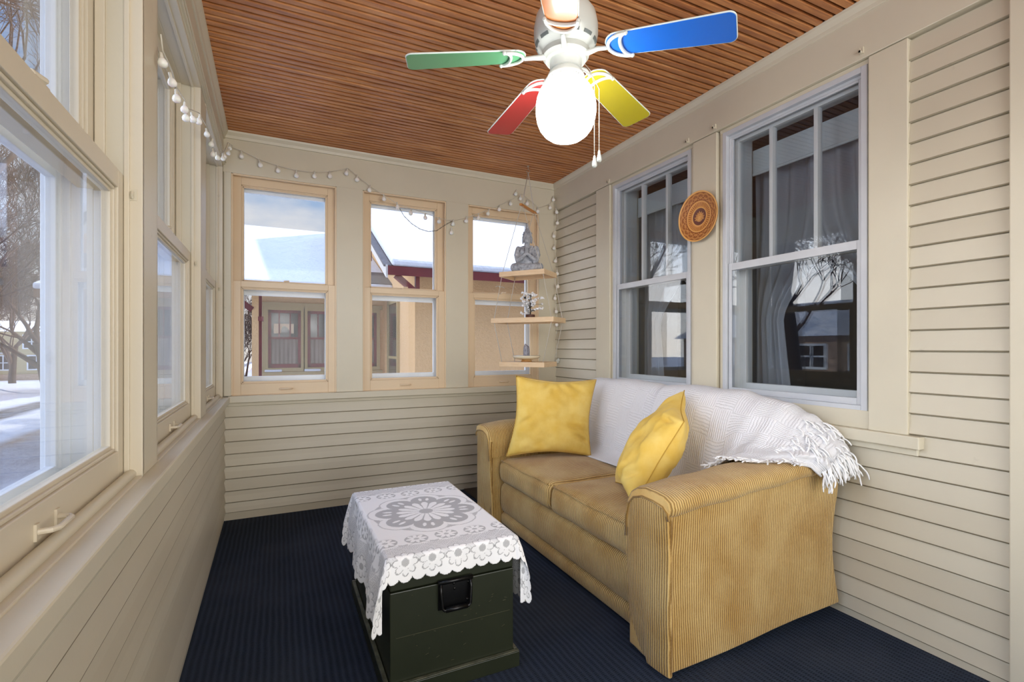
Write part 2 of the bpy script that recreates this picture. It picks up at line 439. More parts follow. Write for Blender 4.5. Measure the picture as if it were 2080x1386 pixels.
    def build(s, name, mat, parent=None, smooth=False, bevel=0, recalc=True, loc=None, kind=None, sub=0, auto=None):
        me = bpy.data.meshes.new(name)
        L = Vector(WLOC[parent.name]) if parent is not None else Vector(loc or (0, 0, 0))
        me.from_pydata([tuple(Vector(p) - L) for p in s.v], [], s.f)
        me.update()
        if recalc:
            bm = bmesh.new(); bm.from_mesh(me); bmesh.ops.recalc_face_normals(bm, faces=bm.faces); bm.to_mesh(me); bm.free()
        if s.uv:
            ul = me.uv_layers.new(name='UVMap')
            for lp in me.loops: ul.data[lp.index].uv = s.uv[lp.vertex_index]
        if smooth:
            for p in me.polygons: p.use_smooth = True
        if auto is not None:
            me.set_sharp_from_angle(angle=math.radians(auto))
        me.materials.append(mat)
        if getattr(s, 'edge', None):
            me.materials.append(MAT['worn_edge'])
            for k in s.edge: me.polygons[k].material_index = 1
        o = bpy.data.objects.new(name, me); COL.objects.link(o)
        if parent is not None: o.parent = parent; WLOC[o.name] = tuple(L)
        else: o.location = L; WLOC[o.name] = tuple(L)
        if bevel:
            b = o.modifiers.new('bevel', 'BEVEL'); b.width = bevel; b.segments = 2; b.limit_method = 'ANGLE'; b.angle_limit = math.radians(40)
        if sub:
            b = o.modifiers.new('sub', 'SUBSURF'); b.levels = sub; b.render_levels = sub
        if kind: o['kind'] = kind
        return o

def tag(o, label, cat, group=None):
    o['label'] = label; o['category'] = cat
    if group: o['group'] = group
    return o
def thing(name, loc, label, cat, group=None):
    o = bpy.data.objects.new(name, None); COL.objects.link(o); o.location = loc; o.empty_display_size = .05
    WLOC[o.name] = tuple(loc); return tag(o, label, cat, group)
def struct(name, loc=(0, 0, 0)):
    o = bpy.data.objects.new(name, None); COL.objects.link(o); o.location = loc; o['kind'] = 'structure'
    WLOC[o.name] = tuple(loc); return o

# ------------------------------------------------------------------ room shell
XL, XR, YF, YB, ZC = -.35, 2.312, 3.91, -1.35, 2.698
def lx(y): return .0107 * (YF - y)               # the left wall runs very slightly out of square
def mapL(w, d, z): return (XL - d + lx(w), w, z)  # w along the wall, d outwards
def mapF(w, d, z): return (w, YF + d, z)
def mapR(w, d, z): return (XR + d, w, z)

def clap(mb, w0, w1, lines, proud=.013, eh=.0035):
    """clapboards between successive line heights (descending); butt edge at the bottom of each"""
    for a, b in zip(lines[:-1], lines[1:]):
        prof = [(.02, b), (-proud + .002, b), (-proud, b + eh), (-.003, a - .0045), (.006, a - .004), (.006, a), (.02, a)]
        vs = [(w0, d, z) for d, z in prof] + [(w1, d, z) for d, z in prof]
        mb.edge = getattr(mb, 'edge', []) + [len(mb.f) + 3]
        mb.add(vs, [tuple(range(7)), tuple(range(7, 14))[::-1]] + [(i, (i + 1) % 7, (i + 1) % 7 + 7, i + 7) for i in range(7)])

# floor and ceiling
MB().box(-.6, 2.6, YB - .1, 4.1, -.12, 0).build('floor', MAT['carpet'], kind='structure')
cm = MB(); y = YB; k = 0
prof = []
p = .0445
g = MB()
while y < YF + .02:
    gw = .0066 if k % 2 == 0 else .0052
    q = [(y + gw, ZC), (y + gw + .003, ZC - .002), (y + p - gw - .003, ZC - .002), (y + p - gw, ZC), (y + p - gw, ZC + .016), (y + gw, ZC + .016)]
    cm.prism(q, 'x', -.40, XR + .02)
    y += p; k += 1
cm.build('ceiling', MAT['ceiling'], kind='structure')
MB().box(-.6, 2.6, YB - .1, 4.1, ZC + .013, ZC + .06).build('trim_11', MAT['groove'], kind='structure')

# far wall (window openings)
FO = [(-.300, .390), (.584, 1.250), (1.446, 2.126)]
ZS, ZH = .865, 2.412
TH = .17
f = MB(mapF)
f.box(-.56, 2.6, .015, TH, -.6, ZS); f.box(-.56, 2.6, 0, TH, ZH, ZC + .06)
xs = [-.56] + [v for o in FO for v in o] + [2.6]
for i in range(0, len(xs), 2): f.box(xs[i], xs[i + 1], 0, TH, ZS, ZH)
f.build('wall_far', MAT['putty'], kind='structure')
lines = [.812, .799] + [.714 - .0845 * i for i in range(8)] + [.03]
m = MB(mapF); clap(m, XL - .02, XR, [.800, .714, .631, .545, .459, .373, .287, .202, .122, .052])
m.box(XL, XR, -.006, .02, 0, .055)
m.build('trim_1', MAT['putty_siding'], kind='structure')
m = MB(mapF)   # stool and its apron
m.box(XL + .03, XR, -.045, .03, .815, .862); m.box(XL, XR, -.018, .02, .79, .815)
m.build('trim_2', MAT['putty'], kind='structure', bevel=.004)
m = MB(mapF)   # casings between the far windows, frieze edge and crown
for a, b in ((XL + .005, -.301), (.391, .583), (1.251, 1.445), (2.127, XR)): m.box(a, b, -.016, .02, ZS - .002, ZH + .004)
m.box(XL, XR, -.012, .02, ZH + .002, ZC - .05)
m.prism([(0, ZC - .052), (-.012, ZC - .052), (-.018, ZC - .036), (-.03, ZC - .018), (-.036, ZC - .001), (0, ZC)], 'x', XL, XR) if False else None
m.add([(w, d, z) for w in (XL, XR) for d, z in ((.01, ZC - .052), (-.02, ZC - .05), (-.026, ZC - .032), (-.04, ZC - .014), (-.044, ZC + .0), (.01, ZC + .0))],
      [(0, 1, 2, 3, 4, 5), (11, 10, 9, 8, 7, 6)] + [(i, (i + 1) % 6, (i + 1) % 6 + 6, i + 6) for i in range(6)])
m.build('trim_3', MAT['putty'], kind='structure', bevel=.0025)

# left wall: low clapboard wall, posts, header
LO = [(-.565, .41), (.61, 1.584), (1.768, 2.745), (2.945, 3.875)]
m = MB(mapL); m.box(YB - .1, YF + .17, .02, .22, -.6, .80); m.build('wall_left', MAT['putty'], kind='structure')
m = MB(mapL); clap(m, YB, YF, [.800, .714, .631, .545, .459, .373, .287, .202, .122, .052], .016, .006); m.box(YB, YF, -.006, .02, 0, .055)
m.build('trim_4', MAT['putty_siding'], kind='structure')
m = MB(mapL); m.box(YB, YF, -.042, .16, .815, .858); m.box(YB, YF, -.016, .1, .775, .815)
m.build('trim_5', MAT['putty'], kind='structure', bevel=.005)
ys = [YB - .1] + [v for o in LO for v in o] + [YF + .1]
for i in range(0, len(ys), 2):
    m = MB(mapL); a, b = ys[i], ys[i + 1]
    m.box(a, b, 0, .036, .858, 2.44); m.box(a - .003, b + .003, .036, .2, .858, 2.44)
    m.build('trim_%d' % (12 + i // 2), MAT['putty'], kind='structure', bevel=.003)
m = MB(mapL)
m.box(YB - .1, YF, .01, .2, 2.44, ZC + .06); m.box(YB, YF, -.004, .02, 2.455, 2.64)
m.box(YB, YF, -.014, .0, 2.462, 2.474); m.box(YB, YF, -.020, .0, 2.474, 2.486); m.box(YB, YF, -.010, .0, 2.486, 2.500)
m.add([(w, d, z) for w in (YB, YF) for d, z in ((.01, ZC - .060), (-.012, ZC - .058), (-.016, ZC - .04), (-.030, ZC - .016), (-.034, ZC + .0), (.01, ZC + .0))],
      [(0, 1, 2, 3, 4, 5), (11, 10, 9, 8, 7, 6)] + [(i, (i + 1) % 6, (i + 1) % 6 + 6, i + 6) for i in range(6)])
m.build('trim_6', MAT['putty'], kind='structure', bevel=.0025)

# right wall (old house wall)
RO = [(1.251, 2.017), (2.259, 3.040)]
RZ0, RZ1 = .925, 2.432
m = MB(mapR); TR = .24
m.box(YB - .1, YF + .17, .016, TR, -.6, RZ0); m.box(YB - .1, YF + .17, .016, TR, RZ1, ZC + .06)
ys = [YB - .1] + [v for o in RO for v in o] + [YF + .17]
for i in range(0, len(ys), 2): m.box(ys[i], ys[i + 1], .016, TR, RZ0, RZ1)
m.build('wall_right', MAT['putty'], kind='structure')
zl = [2.446] + [2.360 - .0839 * i for i in range(29)]
zl = [z for z in zl if z > .03] + [.03]
m = MB(mapR)
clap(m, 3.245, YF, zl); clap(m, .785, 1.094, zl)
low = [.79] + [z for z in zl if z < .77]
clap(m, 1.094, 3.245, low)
m.box(.79, YF, -.008, .02, 0, .035)
m.build('trim_7', MAT['putty_siding'], kind='structure')
m = MB(mapR)
m.box(.60, .788, -.03, .02, 0, ZC - .05)                                   # corner board nearest the camera
m.box(YB, .60, -.006, .02, 0, ZC - .05)
m.build('trim_8', MAT['putty'], kind='structure', bevel=.004)
m = MB(mapR)
for a, b in ((1.094, 1.240), (2.050, 2.228), (3.065, 3.245)): m.box(a, b, -.022, .02, .845, 2.452)
for a, b in RO:                                                              # inner stop around each storm window
    m.box(a - .022, a, -.004, .06, RZ0 - .03, RZ1 + .02); m.box(b, b + .022, -.004, .06, RZ0 - .03, RZ1 + .02)
    m.box(a - .022, b + .022, -.006, .06, RZ1, RZ1 + .022); m.box(a - .022, b + .022, -.012, .06, .845, RZ0)
m.box(YB, YF, -.026, .02, 2.455, ZC - .05)
m.add([(w, d, z) for w in (YB, YF) for d, z in ((.01, ZC - .056), (-.032, ZC - .054), (-.036, ZC - .036), (-.050, ZC - .014), (-.054, ZC + .0), (.01, ZC + .0))],
      [(0, 1, 2, 3, 4, 5), (11, 10, 9, 8, 7, 6)] + [(i, (i + 1) % 6, (i + 1) % 6 + 6, i + 6) for i in range(6)])
m.build('trim_9', MAT['putty'], kind='structure', bevel=.003)
m = MB(mapR); m.box(1.045, 3.29, -.045, .02, .795, .845); m.box(1.06, 3.28, -.02, .02, .765, .795)
m.build('trim_10', MAT['putty'], kind='structure', bevel=.004)

# unseen wall behind the viewer, its opening enlarged to let in more light
m = MB()
m.box(-.6, 2.6, YB - .12, YB, -.6, .30); m.box(-.6, 2.6, YB - .12, YB, 2.58, ZC + .06)
m.box(-.6, -.28, YB - .12, YB, .3, 2.58); m.box(.95, 1.03, YB - .12, YB, .3, 2.58); m.box(2.24, 2.6, YB - .12, YB, .3, 2.58)
m.build('wall_back', MAT['putty'], kind='structure')

# ------------------------------------------------------------------ sash windows
def sash(mb, w0, w1, z0, z1, d, st, top, bot, th=.035):
    for a, b, c, e in ((w0, w0 + st, z0, z1), (w1 - st, w1, z0, z1), (w0 + st, w1 - st, z0, z0 + bot), (w0 + st, w1 - st, z1 - top, z1)):
        mb.box(a, b, d, d + th, c, e)
    s2, t2, b2 = st + .008, top + .008, bot + .008       # moulded inner edge, two small steps
    for q, (dd, e) in enumerate(((.006, .008), (.012, .016))):
        for a, b, c, f2 in ((w0 + st, w0 + st + e, z0 + bot, z1 - top), (w1 - st - e, w1 - st, z0 + bot, z1 - top),
                            (w0 + st, w1 - st, z0 + bot, z0 + bot + e), (w0 + st, w1 - st, z1 - top - e, z1 - top)):
            mb.box(a, b, d + dd, d + th - .004, c, f2)
    return mb
def lift(mb, mp_w, z, d):
    """bar handle: two foot plates and a bowed bar"""
    for sg in (-1, 1):
        mb.box(mp_w + sg * .042 - .007, mp_w + sg * .042 + .007, d - .004, d, z - .014, z + .014)
    pts = [(mp_w - .042, d - .002, z), (mp_w - .038, d - .020, z), (mp_w - .028, d - .026, z), (mp_w + .028, d - .026, z), (mp_w + .038, d - .020, z), (mp_w + .042, d - .002, z)]
    return mb.tube(pts, .005, 8)
def dh_window(n, mp, w0, w1, z0, z1, zm, mats, dl, du, ds, lock=True, haze=True, stiles=(.05, .045, .075), storm=(.034, .05, .034, .035)):
    root = struct('window_%d' % n, mp((w0 + w1) / 2, 0, z0))
    fin, fex = mats
    m = MB(mp)
    for a, b, c, e in ((w0 - .015, w0 + .001, z0, z1), (w1 - .001, w1 + .015, z0, z1), (w0, w1, z1 - .001, z1 + .015), (w0, w1, z0 - .02, z0)):
        m.box(a, b, .0, dl + .037, c, e)
    for a, b in ((w0 - .015, w0 + .001), (w1 - .001, w1 + .015)): m.box(a, b, dl + .037, du + .002, zm - .046, z1)
    m.box(w0, w1, dl + .037, du + .002, z1 - .001, z1 + .015)
    # stop beads in front of the upper sash
    for a, b in ((w0, w0 + .012), (w1 - .012, w1)): m.box(a, b, dl + .037, du - .002, zm, z1)
    for a, b, c, e in ((w0 - .002, w0 + .009, z0, z1), (w1 - .009, w1 + .002, z0, z1), (w0 + .009, w1 - .009, z1 - .009, z1 + .002)): m.box(a, b, dl - .013, dl - .001, c, e)
    m.build('frame', fin, root, bevel=.002)
    m = MB(mp)
    for a, b, c, e in ((w0 - .015, w0 + .004, z0, z1), (w1 - .004, w1 + .015, z0, z1), (w0, w1, z1 - .004, z1 + .015), (w0, w1, z0 - .03, z0 + .004)):
        m.box(a, b, du + .002, .2, c, e)
    for a, b in ((w0 - .015, w0 + .004), (w1 - .004, w1 + .015)): m.box(a, b, dl + .037, du + .002, z0 - .02, zm - .047)
    for e, dd in ((.012, du + .045), (.020, du + .06)):
        for a, b in ((w0, w0 + e), (w1 - e, w1)): m.box(a, b, dd, .2, z0, z1)
        m.box(w0, w1, dd, .2, z1 - e, z1)
    m.build('exterior_frame', fex, root, bevel=.002)
    st, top, bot = stiles
    ls = sash(MB(mp), w0 + .002, w1 - .002, z0, zm, dl, st, top, bot).build('lower_sash', fin, root, bevel=.002)
    MB(mp).box(w0 + st, w1 - st, dl + .018, dl + .021, z0 + bot, zm - top).build('pane', MAT['glass'], ls)
    lift(MB(mp), (w0 + w1) / 2, z0 + .036, dl).build('sash_lift', fin, ls, smooth=True, auto=40)
    us = sash(MB(mp), w0 + .002, w1 - .002, zm - .045, z1, du, st, st, .045).build('upper_sash', fin, root, bevel=.002)
    MB(mp).box(w0 + st, w1 - st, du + .018, du + .021, zm, z1 - st).build('pane', MAT['glass'], us)
    m = MB(mp); wc = (w0 + w1) / 2
    if lock: m.box(wc - .03, wc + .03, dl + .004, dl + .03, zm, zm + .006); m.tube([(wc - .012, dl + .016, zm + .004), (wc - .012, dl + .016, zm + .014), (wc + .022, dl + .008, zm + .016)], .006, 8)
    if lock: m.build('sash_lock', fin, ls, smooth=True, auto=40)
    # storm sash: white frame, two panes
    m = MB(mp); e, eb, et, em = storm
    for a, b, c, f2 in ((w0, w0 + e, z0, z1), (w1 - e, w1, z0, z1), (w0 + e, w1 - e, z0, z0 + eb), (w0 + e, w1 - e, z1 - et, z1), (w0 + e, w1 - e, zm - em, zm - .005)):
        m.box(a, b, ds, ds + .022, c, f2)
    sf = m.build('storm_frame', fex, root, bevel=.002)
    MB(mp).box(w0 + e, w1 - e, ds + .010, ds + .013, z0 + eb, z1 - et).build('storm_pane', MAT['glass_storm'] if haze else MAT['glass'], sf)
    return root
n = 1
for i, (a, b) in enumerate(FO):
    dh_window(n, mapF, a, b, ZS, ZH, 1.668, (MAT['sash'], MAT['white_ext']), .004, .05, .115, stiles=(.055, .042, .078), storm=(.072, .125, .088, .088)); n += 1
for i, (a, b) in enumerate(LO[1:]):
    r = dh_window(n, mapL, a, b, .862, 2.44, 1.648, (MAT['sash_left'], MAT['white_ext']), .04, .10, .165, stiles=(.05, .046, .078)); n += 1
    m = MB(mapL); m.tube([(a, .026, .868), (b, .026, .868)], .013, 10); m.build('stool_bead', MAT['putty'], r, smooth=True, auto=50)
    m = MB(mapL); m.box(b - .004, b + .001, .012, .030, 1.585, 1.615); m.tube([(b - .006, .021, 1.607), (b - .012, .021, 1.598), (b - .006, .021, 1.590)], .004, 6)
    m.build('sash_stop', MAT['putty'], r, smooth=True, auto=40)

# storm windows and old sashes in the house wall
def house_window(n, a, b):
    root = struct('window_%d' % n, (XR, (a + b) / 2, RZ0))
    z0, z1, zm = RZ0 - .01, RZ1, 1.665
    m = MB(mapR)
    e = .026
    for w0, w1, c, d in ((a, a + e, z0, z1), (b - e, b, z0, z1), (a + e, b - e, z0, z0 + .03), (a + e, b - e, z1 - e, z1)):
        m.box(w0, w1, -.010, .045, c, d)
    for w0, w1, c, d in ((a + e, a + e + .012, z0 + .036, z1 - e - .014), (b - e - .012, b - e, z0 + .036, z1 - e - .014), (a + e, b - e, z1 - e - .014, z1 - e), (a + e, b - e, z0 + .03, z0 + .036)):
        m.box(w0, w1, .012, .045, c, d)
    m.build('storm_frame', MAT['alu'], root, bevel=.002)
    def ss(nm, c, d, dd, bot, top):
        w0, w1 = a + e + .004, b - e - .004; s = .020
        m = MB(mapR)
        for q in ((w0, w0 + s, c, d), (w1 - s, w1, c, d), (w0 + s, w1 - s, c, c + bot), (w0 + s, w1 - s, d - top, d)): m.box(q[0], q[1], dd, dd + .012, q[2], q[3])
        o = m.build(nm, MAT['alu'], root, bevel=.0015)
        MB(mapR).box(w0 + s, w1 - s, dd + .005, dd + .007, c + bot, d - top).build('pane', MAT['glass_house'], o)
    ss('upper_storm_sash', zm - .03, z1 - e, .016, .026, .024)
    ss('lower_storm_sash', z0 + .03, zm + .012, .004, .030, .040)
    # old wooden sashes with two bars in the upper one
    w0, w1 = a + .022, b - .022
    m = MB(mapR)
    for q in ((w0 - .03, w0 + .006, z0, z1), (w1 - .006, w1 + .03, z0, z1), (w0, w1, z1 - .02, z1 + .02), (w0, w1, z0 - .02, z0 + .03)): m.box(q[0], q[1], .05, .2, q[2], q[3])
    m.build('frame', MAT['white_paint'], root)
    us = MB(mapR); s = .034
    for q in ((w0, w0 + s, zm - .02, z1 - .02), (w1 - s, w1, zm - .02, z1 - .02), (w0 + s, w1 - s, zm - .02, zm + .02), (w0 + s, w1 - s, z1 - .06, z1 - .02)): us.box(q[0], q[1], .055, .085, q[2], q[3])
    uo = us.build('upper_sash', MAT['white_paint'], root, bevel=.002)
    for k in (1, 2):
        wc = w0 + (w1 - w0) * k / 3
        MB(mapR).box(wc - .010, wc + .010, .048, .085, zm + .02, z1 - .06).build('muntin', MAT['white_paint'], uo, bevel=.002)
    MB(mapR).box(w0 + s, w1 - s, .070, .073, zm + .02, z1 - .06).build('pane', MAT['glass_house'], uo)
    lo = MB(mapR); s = .05
    for q in ((w0, w0 + s, z0 + .02, zm + .02), (w1 - s, w1, z0 + .02, zm + .02), (w0 + s, w1 - s, z0 + .02, z0 + .085), (w0 + s, w1 - s, zm - .02, zm + .02)): lo.box(q[0], q[1], .095, .125, q[2], q[3])
    loo = lo.build('lower_sash', MAT['white_paint'], root, bevel=.002)
    MB(mapR).box(w0 + s, w1 - s, .110, .113, z0 + .085, zm - .02).build('pane', MAT['glass_house'], loo)
house_window(7, *RO[0]); house_window(8, *RO[1])

# dim room behind the house windows
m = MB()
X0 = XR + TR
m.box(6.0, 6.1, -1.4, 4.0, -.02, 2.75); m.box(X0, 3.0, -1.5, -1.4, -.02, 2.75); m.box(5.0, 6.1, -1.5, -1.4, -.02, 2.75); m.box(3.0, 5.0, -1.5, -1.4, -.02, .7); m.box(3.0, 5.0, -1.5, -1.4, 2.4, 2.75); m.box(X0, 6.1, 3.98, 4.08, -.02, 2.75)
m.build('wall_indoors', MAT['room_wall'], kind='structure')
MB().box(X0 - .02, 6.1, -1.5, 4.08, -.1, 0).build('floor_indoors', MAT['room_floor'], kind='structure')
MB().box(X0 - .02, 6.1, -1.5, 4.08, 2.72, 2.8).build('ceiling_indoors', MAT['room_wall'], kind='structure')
# roof of the house over porch and room
m = MB(); m.hexa([(-.9, -3, 2.78), (8, -3, 2.95), (8, 4.4, 2.95), (-.9, 4.4, 2.78), (-.9, -3, 2.95), (4.5, -3, 5.2), (4.5, 4.4, 5.2), (-.9, 4.4, 2.95)])
m.box(2.56, 8, -2, 4.2, 2.8, 5.0); m.box(6.1, 8, -2, 4.08, -.6, 2.8)
m.build('roof', MAT['shingle'], kind='structure')
for i, (a, b) in enumerate(RO):
    which = 'the big house window nearest the viewer' if i == 0 else 'the narrow house window'
    sh = MB(); sh.box(XR + .215, XR + .225, a + .02, b - .02, 2.22, 2.36); sh.tube([(XR + .22, a + .02, 2.22), (XR + .22, b - .02, 2.22)], .009, 8)
    tag(sh.build('window_shade', MAT['shade'], loc=(XR + .22, (a + b) / 2, 2.22)), 'pale roller shade behind ' + which, 'shade', 'roller shades indoors')
    for sg in (-1, 1):
        def fn(u, v, a=a, b=b, sg=sg):
            z = 2.36 - v * 1.5
            half = (b - a) * .66
            tie = math.exp(-((z - 1.35) / .32) ** 2) * .62           # tied back at mid height
            if z < 1.35: tie = max(tie, .62 - (1.35 - z) * .25)
            w = half * (1 - tie)
            edge = b + .06 if sg > 0 else a - .06
            yy = edge - sg * w * u
            xx = XR + .31 + sg * .03 + .018 * math.sin(u * 34 + v * 2) * (1 - .4 * tie) + .01 * math.sin(u * 13)
            return (xx, yy, z)
        c = MB().grid(fn, 60, 30)
        side = 'left' if sg > 0 else 'right'
        tag(c.build('sheer_curtain', MAT['sheer'], smooth=True, recalc=False, loc=(XR + .3, b if sg > 0 else a, .86)), 'sheer grey curtain, %s side of %s' % (side, which), 'curtain', 'sheer curtains indoors')
# furniture seen dimly through the panes
m = thing('indoor_shelf', (XR + .95, 2.9, 0), 'dark wooden shelf unit standing indoors behind the narrow house window', 'shelf')
f = MB(); f.box(XR + .8, XR + 1.1, 2.72, 2.76, 0, 1.9); f.box(XR + .8, XR + 1.1, 3.16, 3.2, 0, 1.9); f.box(XR + 1.08, XR + 1.1, 2.72, 3.2, 0, 1.9); f.build('carcass', MAT['room_dark'], m)
for z in (.4, .85, 1.25, 1.62): MB().box(XR + .8, XR + 1.08, 2.76, 3.16, z, z + .03).build('shelf_board', MAT['room_dark'], m)
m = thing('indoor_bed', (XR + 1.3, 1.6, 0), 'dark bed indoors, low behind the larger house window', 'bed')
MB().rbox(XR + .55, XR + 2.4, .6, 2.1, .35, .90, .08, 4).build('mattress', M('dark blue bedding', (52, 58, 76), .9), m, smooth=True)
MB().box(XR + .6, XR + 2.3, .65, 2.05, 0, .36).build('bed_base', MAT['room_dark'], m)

# little brackets left on the house wall above the windows
for (yy, zz, lab) in ((3.063, 2.462, 'left of the narrow house window'), (2.262, 2.466, 'right of the narrow house window'), (2.055, 2.468, 'left of the big house window'), (1.262, 2.475, 'right of the big house window')):
    m = MB(); m.box(XR - .034, XR - .026, yy - .008, yy + .008, zz, zz + .028); m.box(XR - .048, XR - .034, yy - .003, yy + .003, zz + .002, zz + .010); m.box(XR - .048, XR - .044, yy - .003, yy + .003, zz + .002, zz + .018)
    tag(m.build('curtain_rod_bracket', MAT['putty'], loc=(XR - .03, yy, zz)), 'tiny painted curtain bracket on the frieze ' + lab, 'bracket', 'painted curtain brackets')

# ------------------------------------------------------------------ ceiling fan
FX, FY = .947, 1.53
fan = thing('ceiling_fan', (FX, FY, ZC), 'white ceiling fan with five different coloured blades and a lit globe', 'ceiling fan')
MB().lathe([(.062, ZC - .001), (.066, ZC - .02), (.055, ZC - .055), (.020, ZC - .075), (.016, ZC - .08)], (FX, FY, 0), 40).build('canopy', MAT['white_enamel'], fan, smooth=True, auto=50)
MB().lathe([(.013, ZC - .07), (.013, 2.44)], (FX, FY, 0), 20).build('downrod', MAT['white_enamel'], fan, smooth=True, auto=50)
hs = MB().lathe([(.02, 2.458), (.060, 2.454), (.090, 2.438), (.109, 2.408), (.1165, 2.370), (.1165, 2.335), (.111, 2.310), (.100, 2.294), (.088, 2.286), (.086, 2.280)], (FX, FY, 0), 64).build('motor_housing', MAT['white_enamel'], fan, smooth=True, auto=40)
vent = M('grey vent gap', (104, 110, 108), .6)
for k in range(12):
    a0 = 2 * PI * k / 12 + .08; m = MB(); q = []
    for j in range(7):
        a = a0 + j * .055
        for r, z in ((.1060, 2.2990), (.1112, 2.3085), (.108, 2.3095), (.103, 2.300)): q.append((FX + (r + .0012) * math.cos(a), FY + (r + .0012) * math.sin(a), z - .001))
    m.add(q, [(4 * j + i, 4 * j + (i + 1) % 4, 4 * j + 4 + (i + 1) % 4, 4 * j + 4 + i) for j in range(6) for i in range(4)] + [(3, 2, 1, 0), (24, 25, 26, 27)])
    m.build('vent_slot', vent, hs)
MB().lathe([(.086, 2.286), (.084, 2.262), (.078, 2.256), (.074, 2.248), (.066, 2.246)], (FX, FY, 0), 48).build('flywheel', M('grey white casting', (196, 200, 192), .4), fan, smooth=True, auto=40)
MB().lathe([(.060, 2.262), (.0585, 2.256), (.0575, 2.214), (.052, 2.209)], (FX, FY, 0), 48).build('switch_housing', MAT['white_enamel'], fan, smooth=True, auto=40)
MB().lathe([(.050, 2.213), (.056, 2.210), (.064, 2.200), (.069, 2.186), (.066, 2.176), (.060, 2.172)], (FX, FY, 0), 48).build('globe_fitter', MAT['white_enamel'], fan, smooth=True, auto=50)
m = MB()
for s2 in (0, 1):
    pts = []
    for k in range(121):
        a = 2 * PI * k / 120; tw = a * 18 + s2 * PI
        pts.append((FX + (.0635 + .0035 * math.cos(tw)) * math.cos(a), FY + (.0635 + .0035 * math.cos(tw)) * math.sin(a), 2.172 + .0045 * math.sin(tw)))
    m.tube(pts, .0028, 6)
m.build('rope_trim', MAT['white_enamel'], fan, smooth=True)
pr = [(.056, 2.178), (.066, 2.170), (.082, 2.156), (.096, 2.136), (.105, 2.112), (.1095, 2.084), (.1095, 2.056), (.105, 2.028), (.095, 2.002), (.080, 1.982), (.060, 1.967), (.036, 1.958), (.015, 1.955), (.002, 1.9545)]
MB().lathe(pr, (FX, FY, 0), 48).build('globe', MAT['globe'], fan, smooth=True)
BL = [('green', (.800, 1.580, 2.252), (.408, 1.717, 2.205), (84, 152, 108)), ('blue', (1.040, 1.404, 2.258), (1.288, 1.075, 2.200), (0, 100, 205)),
      ('yellow', (1.090, 1.582, 2.262), (1.452, 1.735, 2.212), (176, 162, 26)), ('red', (.944, 1.684, 2.250), (.928, 2.092, 2.198), (176, 48, 46)),
      ('orange', (.858, 1.405, 2.262), (.626, 1.071, 2.215), (190, 112, 44))]
for nm, r0, r1, c in BL:
    A, B = Vector(r0), Vector(r1); d = (B - A); L = d.length; d.normalize()
    side = Vector((-d.y, d.x, 0)).normalized()               # counter-clockwise side of the blade
    nrm = d.cross(side).normalized()
    if nrm.z < 0: nrm = -nrm
    pt = math.radians(9)
    w = side * math.cos(pt) - nrm * math.sin(pt); up = (nrm * math.cos(pt) + side * math.sin(pt))
    out = []                                                 # outline in (along, across)
    def hw(t): return .051 + .013 * min(1, max(0, t / L))
    N = 10
    for k in range(N + 1):                                   # rounded root end
        a = PI / 2 + PI * k / N; out.append((.02 + .045 * math.cos(a) * 1.0, .052 * math.sin(a)))
    out = [(p[0] + .02, p[1]) for p in out]
    rc = .022
    for k in range(6):
        a = -PI / 2 + PI / 2 * k / 5; out.append((L - rc + rc * math.cos(a), -(hw(L) - rc) + rc * math.sin(a)))
    for k in range(6):
        a = PI / 2 * k / 5; out.append((L - rc + rc * math.cos(a), (hw(L) - rc) + rc * math.sin(a)))
    n = len(out); th = .006
    def at(t, s, h): return A + d * t + w * s + up * h
    m = MB(); m.add([at(t, s, 0) for t, s in out] + [at(t, s, th) for t, s in out],
                    [tuple(range(n)), tuple(range(n, 2 * n))[::-1]] + [(i, (i + 1) % n, (i + 1) % n + n, i + n) for i in range(n)])
    bl = m.build('blade', blade_mat(nm + ' blade lacquer', c), fan, bevel=.0015); bl['label'] = nm + ' fan blade'
    ed = MB(); ed.tube([at(t, s * 1.01, th * .6) for t, s in out] + [at(out[0][0], out[0][1] * 1.01, th * .6)], .0028, 6)
    ed.build('edge_band', MAT['blade_edge'], bl, smooth=True)
    ir = MB()                                               # crescent blade iron under the blade
    hub = Vector((FX, FY, 0)); hd = Vector((A.x - FX, A.y - FY, 0)).normalized()
    ir.tube([hub + hd * .070 + Vector((0, 0, 2.262)), hub + hd * .088 + Vector((0, 0, 2.256)), at(-.035, 0, -.004), at(.0, 0, -.006)], [.012, .010, .008, .007], 10)
    o1 = [at(.078 - .074 * math.cos(a), 0.0545 * math.sin(a), -.005) for a in np.linspace(-PI / 2, PI / 2, 17)]
    o2 = [at(.078 - .030 * math.cos(a), 0.0545 * math.sin(a), -.005) for a in np.linspace(-PI / 2, PI / 2, 17)]
    ir.tube(o1, .0062, 8); ir.tube(o2, .0062, 8); ir.sphere(o1[0], .0075, 10, 6); ir.sphere(o1[-1], .0075, 10, 6)
    ir.build('blade_iron', MAT['white_enamel'], bl, smooth=True)
m0 = []
